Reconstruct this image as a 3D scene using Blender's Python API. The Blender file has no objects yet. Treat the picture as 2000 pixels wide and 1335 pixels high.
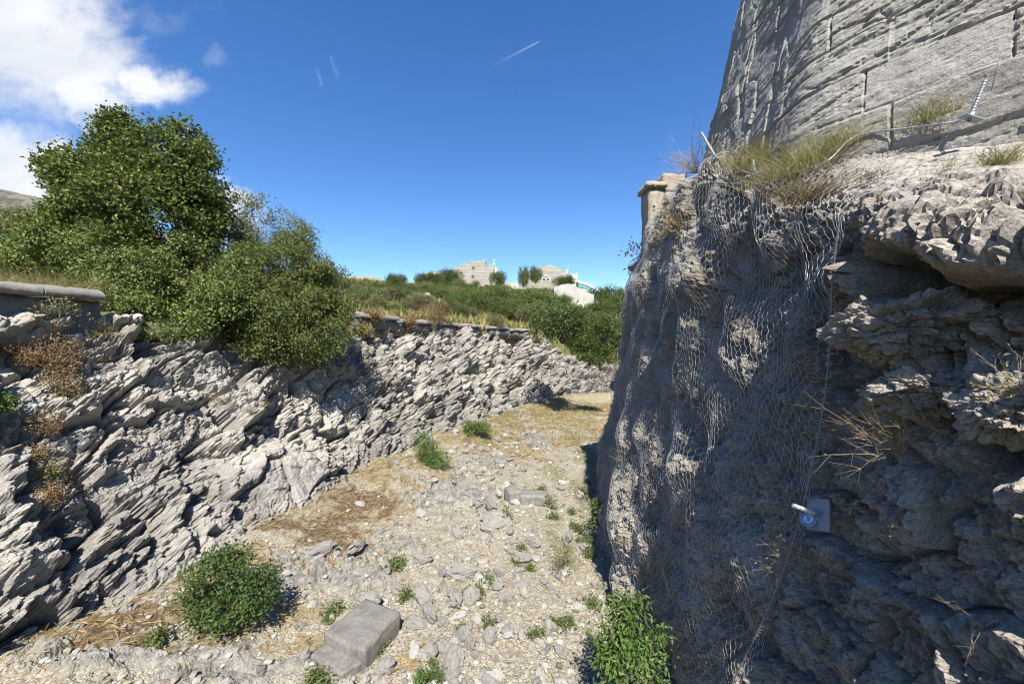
import bpy, bmesh, math, random
import numpy as np
from mathutils import Vector, Matrix, Euler

S = bpy.context.scene
COL = S.collection
F_PX, CX, CY, CZ = 751.0, 1000.0, 667.5, 5.0      # focal length in photo pixels, optical centre, eye height over the moat floor

# ------------------------------------------------------------------ camera
cam_d = bpy.data.cameras.new('camera')
cam_d.sensor_width = 36.0
cam_d.lens = 36.0 * F_PX / 2000.0
cam_d.clip_start = 0.05
cam_d.clip_end = 6000.0
cam = bpy.data.objects.new('camera', cam_d)
COL.objects.link(cam)
cam.location = (0, 0, CZ)
cam.rotation_euler = (math.radians(90), 0, 0)
S.camera = cam

# ------------------------------------------------------------------ exposure
S.view_settings.view_transform = 'Standard'
S.view_settings.look = 'None'
S.view_settings.exposure = 1.15
S.view_settings.gamma = 1.0
S.render.engine = 'CYCLES'
S.cycles.max_bounces = 5
S.cycles.pixel_filter_type = 'BLACKMAN_HARRIS'
S.cycles.filter_width = 1.05
S.cycles.transparent_max_bounces = 12

# ------------------------------------------------------------------ sun
SUN_EL = math.radians(50.0)
SUN_AZ = math.radians(2.2)          # behind the camera, a little to its right
sun_dir = Vector((math.sin(SUN_AZ) * math.cos(SUN_EL), -math.cos(SUN_AZ) * math.cos(SUN_EL), math.sin(SUN_EL)))
sun_d = bpy.data.lights.new('sun', 'SUN')
sun_d.energy = 5.0
sun_d.angle = math.radians(0.53)
sun_d.color = (1.0, 0.945, 0.85)
sun = bpy.data.objects.new('sun', sun_d)
COL.objects.link(sun)
sun.rotation_euler = sun_dir.to_track_quat('Z', 'Y').to_euler()
sun.location = (0, 0, 60)


# ------------------------------------------------------------------ node helper
class NT:
    def __init__(self, tree):
        self.t = tree
        self.n = tree.nodes
        self.l = tree.links

    def new(self, typ, **kw):
        n = self.n.new(typ)
        for k, v in kw.items():
            setattr(n, k, v)
        return n

    def put(self, sock, val):
        if isinstance(val, bpy.types.NodeSocket):
            self.l.new(val, sock)
        elif val is not None:
            if hasattr(sock, 'default_value'):
                dv = sock.default_value
                if hasattr(dv, '__len__') and not isinstance(val, (tuple, list)):
                    val = [val] * len(dv)
                if hasattr(dv, '__len__') and len(dv) == 4 and len(val) == 3:
                    val = tuple(val) + (1.0,)
                sock.default_value = val

    def math(self, op, a, b=None, c=None, clamp=False):
        n = self.new('ShaderNodeMath', operation=op, use_clamp=clamp)
        for i, v in enumerate((a, b, c)):
            if v is not None:
                self.put(n.inputs[i], v)
        return n.outputs[0]

    def vmath(self, op, a, b=None):
        n = self.new('ShaderNodeVectorMath', operation=op)
        self.put(n.inputs[0], a)
        if b is not None:
            self.put(n.inputs[1], b)
        return n.outputs[0]

    def noise(self, vec, scale, detail=4, rough=0.55, dist=0.0, out=0):
        n = self.new('ShaderNodeTexNoise')
        self.put(n.inputs['Vector'], vec)
        n.inputs['Scale'].default_value = scale
        n.inputs['Detail'].default_value = detail
        n.inputs['Roughness'].default_value = rough
        n.inputs['Distortion'].default_value = dist
        return n.outputs[out]

    def ramp(self, fac, stops):
        n = self.new('ShaderNodeValToRGB')
        self.put(n.inputs[0], fac)
        e = n.color_ramp.elements
        while len(e) < len(stops):
            e.new(0.5)
        for i, (p, c) in enumerate(stops):
            e[i].position = p
            e[i].color = (c[0], c[1], c[2], 1) if hasattr(c, '__len__') else (c, c, c, 1)
        return n.outputs[0]

    def mix(self, fac, a, b, blend='MIX'):
        n = self.new('ShaderNodeMix', data_type='RGBA', blend_type=blend)
        self.put(n.inputs[0], fac)
        self.put(n.inputs[6], a)
        self.put(n.inputs[7], b)
        return n.outputs[2]

    def smooth(self, val, lo, hi):
        n = self.new('ShaderNodeMapRange', interpolation_type='SMOOTHSTEP')
        self.put(n.inputs[0], val)
        n.inputs[1].default_value = lo
        n.inputs[2].default_value = hi
        return n.outputs[0]


# ------------------------------------------------------------------ sky
world = bpy.data.worlds.new('World')
S.world = world
world.use_nodes = True
W = NT(world.node_tree)
W.n.clear()
w_out = W.new('ShaderNodeOutputWorld')
w_bg = W.new('ShaderNodeBackground')
w_bg.inputs['Strength'].default_value = 0.066
sky = W.new('ShaderNodeTexSky', sky_type='NISHITA')
sky.sun_disc = False
sky.sun_elevation = SUN_EL
sky.sun_rotation = math.pi - SUN_AZ
sky.altitude = 300
sky.air_density = 1.0
sky.dust_density = 0.1
sky.ozone_density = 3.0
hs = W.new('ShaderNodeHueSaturation')
hs.inputs['Saturation'].default_value = 1.25
hs.inputs['Value'].default_value = 1.42
hs.inputs['Hue'].default_value = 0.507
W.l.new(sky.outputs[0], hs.inputs['Color'])
# clouds: soft lumps in the direction of view over the hill to the north-west, broken up by noise
tc = W.new('ShaderNodeTexCoord')
sep = W.new('ShaderNodeSeparateXYZ')
W.l.new(tc.outputs['Generated'], sep.inputs[0])
dy = W.math('MAXIMUM', sep.outputs[1], 0.02)
ca = W.math('DIVIDE', sep.outputs[0], dy)
cb = W.math('DIVIDE', sep.outputs[2], dy)
ca0, cb0 = ca, cb
comb = W.new('ShaderNodeCombineXYZ')
W.put(comb.inputs[0], ca)
W.put(comb.inputs[1], cb)
# the lumps themselves are bent out of shape by two turbulent fields
wsep = W.new('ShaderNodeSeparateColor')
W.l.new(W.noise(comb.outputs[0], 4.5, 6, 0.62, 0.0, 1), wsep.inputs[0])
wsep2 = W.new('ShaderNodeSeparateColor')
W.l.new(W.noise(comb.outputs[0], 17.0, 5, 0.65, 0.0, 1), wsep2.inputs[0])


def bent(c, k):
    c = W.math('ADD', c, W.math('MULTIPLY', W.math('SUBTRACT', wsep.outputs[k], 0.5), 0.26))
    return W.math('ADD', c, W.math('MULTIPLY', W.math('SUBTRACT', wsep2.outputs[k], 0.5), 0.035))


ca, cb = bent(ca, 0), bent(cb, 1)
# stretch the noise along the drift of the clouds
rotm = W.new('ShaderNodeMapping')
W.l.new(comb.outputs[0], rotm.inputs[0])
rotm.inputs['Rotation'].default_value = (0, 0, math.radians(38))
rotm.inputs['Scale'].default_value = (0.8, 2.1, 1.0)
nz = W.noise(rotm.outputs[0], 3.0, 9, 0.55, 0.35)
nz2 = W.noise(rotm.outputs[0], 2.3, 4, 0.5, 0.2)


def blob(u, v, ru, rv, rot=0.0):
    """an elliptic lump of cloud; centre and radii in photo pixels turned into directions"""
    a0, b0 = (u - CX) / F_PX, (CY - v) / F_PX
    x = W.math('SUBTRACT', ca, a0)
    y = W.math('SUBTRACT', cb, b0)
    c, s = math.cos(math.radians(rot)), math.sin(math.radians(rot))
    xr = W.math('ADD', W.math('MULTIPLY', x, c * F_PX / ru), W.math('MULTIPLY', y, s * F_PX / ru))
    yr = W.math('ADD', W.math('MULTIPLY', x, -s * F_PX / rv), W.math('MULTIPLY', y, c * F_PX / rv))
    r2 = W.math('ADD', W.math('MULTIPLY', xr, xr), W.math('MULTIPLY', yr, yr))
    return W.math('SUBTRACT', 1.0, W.math('SQRT', r2))


def vmax(items):
    o = items[0]
    for i in items[1:]:
        o = W.math('MAXIMUM', o, i)
    return o


body = vmax([blob(20, 40, 250, 190), blob(-150, -20, 420, 260), blob(165, 165, 130, 62, -30), blob(275, 140, 105, 48, -22), blob(200, 110, 135, 100, 0), blob(120, 60, 170, 130, 0),
             blob(-20, 335, 175, 110), blob(70, 390, 110, 60), blob(110, 300, 75, 40, -20),
             blob(455, 385, 95, 42, -28)])
wisp = vmax([blob(315, 15, 85, 50, -30), blob(425, 120, 45, 26, -40), blob(612, 128, 36, 13, -60), blob(660, 105, 30, 16, 70),
             blob(60, 205, 70, 34, -35), blob(130, 250, 40, 18, -20)])
den_b = W.smooth(W.math('ADD', body, W.math('MULTIPLY', W.math('SUBTRACT', nz, 0.5), 1.6)), -0.2, 0.75)
den_w = W.math('MULTIPLY', W.smooth(W.math('ADD', W.math('MULTIPLY', wisp, 0.8), W.math('MULTIPLY', W.math('SUBTRACT', nz, 0.5), 1.9)), 0.12, 0.95), 0.16)
den = W.math('MAXIMUM', den_b, den_w)
den = W.math('MULTIPLY', den, W.smooth(sep.outputs[1], 0.05, 0.15))
cl_col = W.mix(W.smooth(nz2, 0.3, 0.62), (5.4, 5.8, 6.4), (7.0, 7.1, 7.2))
sky_col = W.mix(W.math('MULTIPLY', den, 0.97), hs.outputs[0], cl_col)
W.put(w_bg.inputs['Color'], sky_col)
W.l.new(w_bg.outputs[0], w_out.inputs['Surface'])


# ------------------------------------------------------------------ numeric noise
def _h(ix, iy, iz, seed):
    with np.errstate(over='ignore'):
        n = (ix.astype(np.uint32) * np.uint32(374761393) + iy.astype(np.uint32) * np.uint32(668265263)
             + iz.astype(np.uint32) * np.uint32(2246822519) + np.uint32(seed * 3266489917 & 0xffffffff))
        n ^= n >> np.uint32(15)
        n *= np.uint32(2246822519)
        n ^= n >> np.uint32(13)
        n *= np.uint32(3266489917)
        n ^= n >> np.uint32(16)
    return n


def _f(n):
    return (n & np.uint32(0xffffff)).astype(np.float32) / np.float32(0xffffff)


def vnoise(p, seed=0):
    """value noise, -1..1"""
    p = np.asarray(p, np.float32)
    b = np.floor(p)
    f = p - b
    i = b.astype(np.int64)
    w = f * f * f * (f * (f * 6 - 15) + 10)
    out = np.zeros(len(p), np.float32)
    for dx in (0, 1):
        for dy_ in (0, 1):
            for dz in (0, 1):
                h = _f(_h(i[:, 0] + dx, i[:, 1] + dy_, i[:, 2] + dz, seed))
                wt = (w[:, 0] if dx else 1 - w[:, 0]) * (w[:, 1] if dy_ else 1 - w[:, 1]) * (w[:, 2] if dz else 1 - w[:, 2])
                out += h * wt
    return out * 2 - 1


def fbm(p, oct=4, seed=0, gain=0.5, lac=2.03):
    p = np.asarray(p, np.float32)
    a, o, t = 1.0, np.zeros(len(p), np.float32), 0
    for k in range(oct):
        o += a * vnoise(p, seed + 17 * k)
        t += a
        a *= gain
        p = p * lac + 3.7
    return o / t


def ridged(p, oct=4, seed=0):
    p = np.asarray(p, np.float32)
    a, o, t = 1.0, np.zeros(len(p), np.float32), 0
    for k in range(oct):
        o += a * (1 - np.abs(vnoise(p, seed + 31 * k)))
        t += a
        a *= 0.5
        p = p * 2.1 + 1.3
    return o / t


def voronoi(q, seed=0):
    """F1, F2, four random numbers of the nearest cell and the vector to its point"""
    q = np.asarray(q, np.float32)
    i = np.floor(q).astype(np.int64)
    n = len(q)
    f1 = np.full(n, 9, np.float32)
    f2 = np.full(n, 9, np.float32)
    idh = np.zeros(n, np.uint32)
    vec = np.zeros((n, 3), np.float32)
    for dx in (-1, 0, 1):
        for dy_ in (-1, 0, 1):
            for dz in (-1, 0, 1):
                c = i + np.array([dx, dy_, dz])
                h = _h(c[:, 0], c[:, 1], c[:, 2], seed)
                h2 = _h(c[:, 1], c[:, 2], c[:, 0], seed + 7)
                h3 = _h(c[:, 2], c[:, 0], c[:, 1], seed + 13)
                fp = np.stack([_f(h), _f(h2), _f(h3)], 1) * 0.9 + 0.05
                d = c.astype(np.float32) + fp - q
                r = np.sqrt((d * d).sum(1))
                nearer = r < f1
                f2 = np.where(nearer, f1, np.minimum(f2, r))
                idh = np.where(nearer, h, idh)
                vec = np.where(nearer[:, None], d, vec)
                f1 = np.where(nearer, r, f1)
    k = idh.astype(np.int64)
    rnd = np.stack([_f(_h(k, k * 3 + 1, k * 5 + 2, 91 + j)) for j in range(4)], 1)
    return f1, f2, rnd, vec


def sst(x, a, b):
    t = np.clip((x - a) / (b - a), 0, 1)
    return t * t * (3 - 2 * t)


def blocks(p, frame, size, seed, tilt=0.55, crack=0.25, crack_w=0.10, warp=0.25):
    """angular rock: every Voronoi cell is a facet with its own offset and tilt, cracks between them (units of cell size)"""
    w = np.stack([vnoise(p * (1.3 / max(size)), seed + 100 + j) for j in range(3)], 1)
    q = ((p + w * warp * min(size)) @ frame.T) / np.array(size, np.float32)
    f1, f2, rnd, vec = voronoi(q, seed)
    d = (rnd[:, 0] - 0.5) + tilt * (vec * (rnd[:, 1:4] - 0.5) * 2).sum(1)
    d -= crack * (1 - sst(f2 - f1, 0.0, crack_w))
    return d


def frame_from(e1, e2):
    e1 = np.array(e1, float)
    e1 /= np.linalg.norm(e1)
    e2 = np.array(e2, float)
    e2 -= e1 * (e1 @ e2)
    e2 /= np.linalg.norm(e2)
    return np.stack([e1, e2, np.cross(e1, e2)]).astype(np.float32)


# ------------------------------------------------------------------ mesh helpers
def tag(o, label=None, cat=None, group=None, kind=None):
    if label:
        o['label'] = label
    if cat:
        o['category'] = cat
    if group:
        o['group'] = group
    if kind:
        o['kind'] = kind
    return o


def empty(name, loc, rz=0.0):
    o = bpy.data.objects.new(name, None)
    o.empty_display_size = 0.2
    o.location = loc
    o.rotation_euler = (0, 0, rz)
    COL.objects.link(o)
    return o


def np_mesh(name, v, f, mat, parent=None, smooth=False, attrs=None):
    """v (N,3), f (M,k) or a list of such arrays"""
    me = bpy.data.meshes.new(name)
    v = np.asarray(v, np.float32)
    fs = f if isinstance(f, list) else [f]
    fs = [np.asarray(x, np.int32) for x in fs if len(x)]
    me.vertices.add(len(v))
    me.vertices.foreach_set('co', v.ravel())
    tot = sum(x.size for x in fs)
    me.loops.add(tot)
    me.loops.foreach_set('vertex_index', np.concatenate([x.ravel() for x in fs]))
    npol = sum(len(x) for x in fs)
    me.polygons.add(npol)
    cnt = np.concatenate([np.full(len(x), x.shape[1], np.int32) for x in fs])
    st = np.concatenate([[0], np.cumsum(cnt)[:-1]]).astype(np.int32)
    me.polygons.foreach_set('loop_start', st)
    me.polygons.foreach_set('loop_total', cnt)
    me.update(calc_edges=True)
    me.polygons.foreach_set('use_smooth', np.full(npol, smooth, bool))
    for k, a in (attrs or {}).items():
        at = me.attributes.new(k, 'FLOAT', 'POINT')
        at.data.foreach_set('value', np.asarray(a, np.float32))
    me.materials.append(mat)
    o = bpy.data.objects.new(name, me)
    COL.objects.link(o)
    if parent:
        o.parent = parent
    return o


def grid_faces(nu, nv, wrap=False):
    i = np.arange(nu if wrap else nu - 1)
    j = np.arange(nv - 1)
    I, J = np.meshgrid(i, j, indexing='ij')
    I2 = (I + 1) % nu
    return np.stack([I * nv + J, I2 * nv + J, I2 * nv + J + 1, I * nv + J + 1], -1).reshape(-1, 4)


def grid_normals(G):
    du = np.gradient(G, axis=0)
    dv = np.gradient(G, axis=1)
    n = np.cross(du, dv)
    return n / (np.linalg.norm(n, axis=2, keepdims=True) + 1e-9)


def catmull(P, t):
    """P (N,k) control rows, t in 0..N-1"""
    P = np.asarray(P, float)
    n = len(P)
    t = np.clip(np.asarray(t, float), 0, n - 1 - 1e-6)
    i = np.floor(t).astype(int)
    f = (t - i)[:, None]
    g = lambda k: P[np.clip(k, 0, n - 1)]
    p0, p1, p2, p3 = g(i - 1), g(i), g(i + 1), g(i + 2)
    return 0.5 * (2 * p1 + (p2 - p0) * f + (2 * p0 - 5 * p1 + 4 * p2 - p3) * f * f + (3 * p1 - p0 - 3 * p2 + p3) * f ** 3)


def tube(pts, rad, sides=6, cap=True):
    """a tapered tube through pts as (verts, quads)"""
    pts = np.asarray(pts, float)
    n = len(pts)
    rad = np.broadcast_to(np.asarray(rad, float), (n,))
    tan = np.gradient(pts, axis=0)
    tan /= np.linalg.norm(tan, axis=1, keepdims=True) + 1e-9
    ref = np.array([0.3, 0.2, 1.0]) if abs(tan[0][2]) < 0.9 else np.array([1.0, 0.1, 0])
    a = np.cross(tan, ref)
    a /= np.linalg.norm(a, axis=1, keepdims=True) + 1e-9
    b = np.cross(tan, a)
    th = np.linspace(0, 2 * math.pi, sides, endpoint=False)
    ring = a[:, None] * np.cos(th)[None, :, None] + b[:, None] * np.sin(th)[None, :, None]
    v = (pts[:, None] + ring * rad[:, None, None]).reshape(-1, 3)
    q = []
    for i in range(n - 1):
        for k in range(sides):
            k2 = (k + 1) % sides
            q.append((i * sides + k, i * sides + k2, (i + 1) * sides + k2, (i + 1) * sides + k))
    return v, np.array(q)


class Acc:
    """collects (verts, faces) lumps of one mesh"""
    def __init__(self):
        self.v, self.f, self.n = [], {}, 0

    def add(self, v, f):
        f = np.asarray(f)
        self.v.append(np.asarray(v, float))
        self.f.setdefault(f.shape[1], []).append(f + self.n)
        self.n += len(v)

    def build(self, name, mat, parent=None, smooth=False, loc=None):
        v = np.concatenate(self.v)
        if loc is not None:
            v = v - np.asarray(loc, float)
        return np_mesh(name, v, [np.concatenate(x) for x in self.f.values()], mat, parent, smooth)


def P(u, v, Y):
    """the point at depth Y that the photograph shows at pixel u, v"""
    return np.array(((u - CX) / F_PX * Y, Y, CZ + (CY - v) / F_PX * Y))


SURF = []            # vertex clouds of the built ground and rock, so that things can be stood on them


def hit(u, v, rad=5.0):
    best = None
    for k in range(6):
        for V in SURF:
            y = V[:, 1]
            m = y > 0.4
            yy = np.where(m, y, 1)
            du = CX + V[:, 0] / yy * F_PX - u
            dv = CY - (V[:, 2] - CZ) / yy * F_PX - v
            ok = m & (du * du + dv * dv < rad * rad)
            if ok.any():
                idx = np.nonzero(ok)[0]
                j = idx[np.argmin(y[idx])]
                if best is None or V[j, 1] < best[1]:
                    best = V[j].astype(float)
        if best is not None:
            return best
        rad *= 1.8
    return P(u, v, 10)


# ------------------------------------------------------------------ materials
def new_mat(name):
    m = bpy.data.materials.new(name)
    m.use_nodes = True
    t = NT(m.node_tree)
    t.n.clear()
    out = t.new('ShaderNodeOutputMaterial')
    bs = t.new('ShaderNodeBsdfPrincipled')
    t.l.new(bs.outputs[0], out.inputs[0])
    return m, t, bs, out


def objco(t):
    return t.new('ShaderNodeTexCoord').outputs['Object']


def bump(t, bs, h, strength, dist):
    b = t.new('ShaderNodeBump')
    b.inputs['Strength'].default_value = strength
    b.inputs['Distance'].default_value = dist
    t.put(b.inputs['Height'], h)
    t.l.new(b.outputs[0], bs.inputs['Normal'])


def rock_mat(name, light=(0.57, 0.54, 0.48), mid=(0.41, 0.38, 0.335), dark=(0.18, 0.172, 0.162), warm=(0.33, 0.25, 0.17),
             dark_amt=0.5, warm_amt=0.25, sc=1.0, bstr=0.6, streak=0.4, weathered=False, gain=1.0):
    light, mid, dark, warm = [[c * 0.68 * gain for c in x] for x in (light, mid, dark, warm)]
    m, t, bs, out = new_mat(name)
    co = objco(t)
    n1 = t.noise(co, 0.55 * sc, 6, 0.6, 0.4)
    n2 = t.noise(co, 3.1 * sc, 7, 0.68, 0.3)
    n3 = t.noise(co, 17 * sc, 6, 0.7)
    mp = t.new('ShaderNodeMapping')
    t.l.new(co, mp.inputs[0])
    mp.inputs['Scale'].default_value = (1.4, 1.4, 0.22)
    n4 = t.noise(mp.outputs[0], 1.6 * sc, 5, 0.6)
    base = t.mix(t.smooth(n2, 0.32, 0.68), mid, light)
    # grey lichen films and long weather streaks
    stain = t.math('ADD', t.math('MULTIPLY', t.smooth(n1, 0.42, 0.66), 0.6), t.math('MULTIPLY', t.smooth(n4, 0.5, 0.68), streak))
    stain = t.math('MULTIPLY', stain, t.smooth(n3, 0.25, 0.6))
    base = t.mix(t.math('MULTIPLY', stain, dark_amt * 1.6, clamp=True), base, dark)
    n5 = t.noise(co, 1.1 * sc, 4, 0.6, 0.0, 1)
    sp = t.new('ShaderNodeSeparateColor')
    t.l.new(n5, sp.inputs[0])
    base = t.mix(t.math('MULTIPLY', t.smooth(sp.outputs[0], 0.53, 0.66), warm_amt), base, warm)
    sp3 = t.noise(co, 46 * sc, 3, 0.7)
    base = t.mix(t.math('MULTIPLY', t.smooth(sp3, 0.50, 0.62), 0.55), base, dark)
    base = t.mix(t.math('MULTIPLY', t.smooth(sp3, 0.48, 0.34), 0.30), base, light)
    if weathered:
        wa = t.math('MULTIPLY', t.new('ShaderNodeAttribute', attribute_name='weather').outputs['Fac'], t.smooth(n3, 0.2, 0.6))
        base = t.mix(t.math('MULTIPLY', wa, 0.62), base, [c * 1.05 for c in dark])
    t.put(bs.inputs['Base Color'], base)
    bs.inputs['Roughness'].default_value = 0.92
    bs.inputs['Specular IOR Level'].default_value = 0.25
    h = t.math('ADD', t.math('MULTIPLY', n3, 0.6), t.math('MULTIPLY', sp3, 0.3))
    h = t.math('ADD', h, t.math('MULTIPLY', n2, 0.8))
    bump(t, bs, h, bstr, 0.06 / sc ** 0.6)
    return m


def plain_mat(name, col, rough=0.8, metal=0.0, var=0.2, scale=8, bs_=0.0):
    m, t, bs, out = new_mat(name)
    co = objco(t)
    n = t.noise(co, scale, 5, 0.65)
    c = t.mix(t.smooth(n, 0.3, 0.7), [x * (1 - var) for x in col], [min(1, x * (1 + var)) for x in col])
    t.put(bs.inputs['Base Color'], c)
    bs.inputs['Roughness'].default_value = rough
    bs.inputs['Metallic'].default_value = metal
    bs.inputs['Specular IOR Level'].default_value = 0.3
    if bs_:
        bump(t, bs, t.noise(co, scale * 3, 4, 0.7), bs_, 0.02)
    return m


def leaf_mat(name, a, b, c=None, trans=0.35, rough=0.5, cs=0.15, spec=0.3):
    """leaves: every leaf takes its own tint between a and b, a few take c; some light comes through"""
    m, t, bs, out = new_mat(name)
    g = t.new('ShaderNodeNewGeometry')
    r = g.outputs['Random Per Island']
    col = t.mix(r, a, b)
    if c:
        r2 = t.math('FRACT', t.math('MULTIPLY', r, 37.7))
        col = t.mix(t.smooth(r2, 1 - cs - 0.01, 1 - cs + 0.01), col, c)
    co = objco(t)
    n = t.noise(co, 1.7, 3, 0.6)
    col = t.mix(t.math('MULTIPLY', t.smooth(n, 0.4, 0.65), 0.35), col, [x * 1.5 for x in b])
    t.put(bs.inputs['Base Color'], col)
    bs.inputs['Roughness'].default_value = rough
    bs.inputs['Specular IOR Level'].default_value = spec
    tr = t.new('ShaderNodeBsdfTranslucent')
    t.put(tr.inputs[0], t.mix(0.5, col, (0.16, 0.22, 0.03), 'MIX'))
    mx = t.new('ShaderNodeMixShader')
    mx.inputs[0].default_value = trans
    t.l.new(bs.outputs[0], mx.inputs[1])
    t.l.new(tr.outputs[0], mx.inputs[2])
    t.l.new(mx.outputs[0], out.inputs[0])
    return m


M = {}
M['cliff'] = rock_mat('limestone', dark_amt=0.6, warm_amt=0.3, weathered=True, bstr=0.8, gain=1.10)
M['cliff_r'] = rock_mat('shade-toned limestone', light=(0.47, 0.43, 0.37), mid=(0.29, 0.258, 0.22), dark=(0.11, 0.10, 0.088), warm=(0.26, 0.18, 0.125), dark_amt=0.62, warm_amt=0.5, sc=1.5, gain=1.15)  # darker, warmer copy of the limestone: the face's shade put into its colour
M['tower'] = rock_mat('tower stone', light=(0.46, 0.435, 0.39), mid=(0.37, 0.35, 0.315), dark=(0.2, 0.195, 0.185), dark_amt=0.35, warm_amt=0.12, sc=1.6, bstr=0.5)
M['stone'] = rock_mat('loose limestone', light=(0.43, 0.41, 0.37), mid=(0.29, 0.275, 0.25), dark=(0.2, 0.195, 0.18), dark_amt=0.4, warm_amt=0.15, sc=3)
M['hewn'] = rock_mat('hewn block', light=(0.40, 0.38, 0.34), mid=(0.27, 0.255, 0.23), dark=(0.12, 0.115, 0.105), dark_amt=0.5, warm_amt=0.15, sc=6, bstr=1.0)
M['coping'] = rock_mat('coping stone', light=(0.42, 0.39, 0.34), mid=(0.30, 0.28, 0.25), dark=(0.15, 0.145, 0.14), dark_amt=0.4, warm_amt=0.2, sc=2.2)
M['render_wall'] = rock_mat('old mortar face', light=(0.25, 0.235, 0.22), mid=(0.19, 0.18, 0.17), dark=(0.10, 0.10, 0.10), dark_amt=0.5, warm_amt=0.2, sc=2.0)
M['white_rock'] = rock_mat('pale outcrop', light=(0.62, 0.6, 0.55), mid=(0.5, 0.48, 0.43), dark=(0.3, 0.29, 0.27), dark_amt=0.3, warm_amt=0.1, sc=1.0)

# ------------------------------------------------------------------ left rock face
# rows: foot x, y, z - rim x, y, z (z against eye height)
LEFT = np.array([
    (-7.4, -4.0, -5.3, -10.9, -4.0, 0.6),
    (-6.3, 0.0, -5.3, -10.8, 0.3, 0.6),
    (-6.2, 4.0, -5.3, -10.9, 4.6, 0.4),
    (-6.2, 7.6, -5.2, -10.8, 8.1, 0.30),
    (-5.75, 11.0, -5.2, -10.0, 10.8, 0.55),
    (-4.4, 14.5, -5.1, -8.5, 14.2, 0.35),
    (-3.1, 18.0, -5.1, -6.7, 18.0, 0.70),
    (-1.2, 22.5, -5.0, -4.6, 23.0, 0.85),
    (1.9, 28.0, -5.0, -1.2, 29.0, 0.80),
    (4.6, 31.5, -5.0, 2.7, 33.0, 0.30),
    (7.9, 33.6, -5.0, 6.6, 36.0, -2.0),
    (12.0, 34.0, -5.0, 11.5, 37.0, -1.6),
    (18.0, 31.5, -5.0, 18.5, 35.5, -1.0),
    (26.0, 26.0, -5.0, 28.0, 30.0, -0.5)], float)


def spacing(px, y):
    return px / (F_PX * 0.512) * y


# walk along the wall with steps that shrink near the eye
ts, t = [], 0.0
seg = np.linalg.norm(np.diff(LEFT[:, :2], axis=0), axis=1)
while t < len(LEFT) - 1:
    ts.append(t)
    c = catmull(LEFT, [t])[0]
    d = math.hypot(c[0], max(c[1], 0.0)) if c[1] > 3.5 else 14
    step = max(0.022, 1.45 * d / 384.0)
    if t > 10.6:
        step = 0.3
    t += step / seg[min(int(t), len(seg) - 1)]
ts = np.array(ts)
C = catmull(LEFT, ts)
NVL = 330
tv = np.linspace(0, 1, NVL)
base, rim = C[:, None, :3], C[:, None, 3:]
G = base * (1 - tv[None, :, None]) + rim * tv[None, :, None]
# a slight belly and a steeper foot
prof = 0.45 * np.sin(np.pi * tv) - 0.25 * np.sin(2 * np.pi * tv)
GN = grid_normals(G)
if GN[len(ts) // 4, NVL // 2, 0] < 0:
    GN = -GN
G[..., 2] += CZ
pl = G.reshape(-1, 3).astype(np.float32)
frA = frame_from((0.15, 0.85, 0.52), (0.0, -0.52, 0.85))      # beds rise away from the eye
frB = frame_from((0.1, 0.45, 0.9), (0.2, -0.9, 0.45))
far = sst(pl[:, 1], 13.0, 20.0)
lo = fbm(pl * 0.33, 3, 5)
dA = blocks(pl, frA, (1.5, 1.05, 1.3), 11, tilt=0.8, crack=0.45, crack_w=0.13)
frC = frame_from((0.15, 0.98, 0.12), (0.0, -0.1, 0.97))      # flatter beds in the upper left
frD = frame_from((0.1, 0.35, 0.93), (0.1, -0.9, 0.35))       # steep ones elsewhere
mixm = sst(fbm(pl * 0.45, 3, 27) + 0.25 * (pl[:, 2] - 3.0) / 2.5, -0.15, 0.15)
dA2 = mixm * blocks(pl, frC, (0.52, 0.34, 0.45), 12, tilt=0.8, crack=0.4, crack_w=0.15) + (1 - mixm) * blocks(pl, frD, (0.48, 0.36, 0.42), 17, tilt=0.9, crack=0.45, crack_w=0.15)
dB = blocks(pl, frB, (1.1, 0.9, 1.0), 13, tilt=0.9, crack=0.45, crack_w=0.16)
dB2 = blocks(pl, frB, (0.42, 0.33, 0.38), 14, tilt=1.0, crack=0.5, crack_w=0.2)
dC = blocks(pl, frA, (0.19, 0.14, 0.16), 15, tilt=0.9, crack=0.4, crack_w=0.2)
beds = pl @ frA[1]
bw = beds / 0.95 + 0.55 * fbm(pl * 0.5, 3, 21)
saw = 1 - (bw - np.floor(bw))                          # each bed leans out and is cut back at its top
saw_h = _f(_h(np.floor(bw).astype(np.int64), np.zeros(len(bw), np.int64), np.zeros(len(bw), np.int64), 3))
hole = ridged(pl * np.array([0.9, 0.7, 0.55]), 3, 44)
rough = 0.4 + 0.6 * sst(fbm(pl * 0.8, 3, 23), -0.25, 0.25)
disp = 0.55 * lo + (1 - far) * (0.58 * dA + 0.34 * rough * dA2 + 0.13 * (saw - 0.5) * (0.5 + saw_h)) + far * (0.62 * dB + 0.30 * dB2 + 0.06 * (saw - 0.5)) + 0.115 * dC * (rough * (1 - far) + far)
dD = blocks(pl, frA, (0.08, 0.058, 0.07), 16, tilt=1.0, crack=0.5, crack_w=0.25)
disp += 0.05 * fbm(pl * 4.5, 4, 61) + 0.034 * dD * (0.5 + 0.5 * rough)
hp = sst(vnoise(pl * np.array([0.8, 0.9, 0.6]), 77), 0.42, 0.75)
disp -= (0.25 + 0.35 * far) * hp
hp2 = sst(vnoise(pl * np.array([1.7, 2.0, 1.5]) + 9, 78), 0.36, 0.66)
disp -= (0.08 + 0.26 * far) * hp2
disp -= 0.05 * sst(vnoise(pl * 6.0, 79), 0.35, 0.7)
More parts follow.
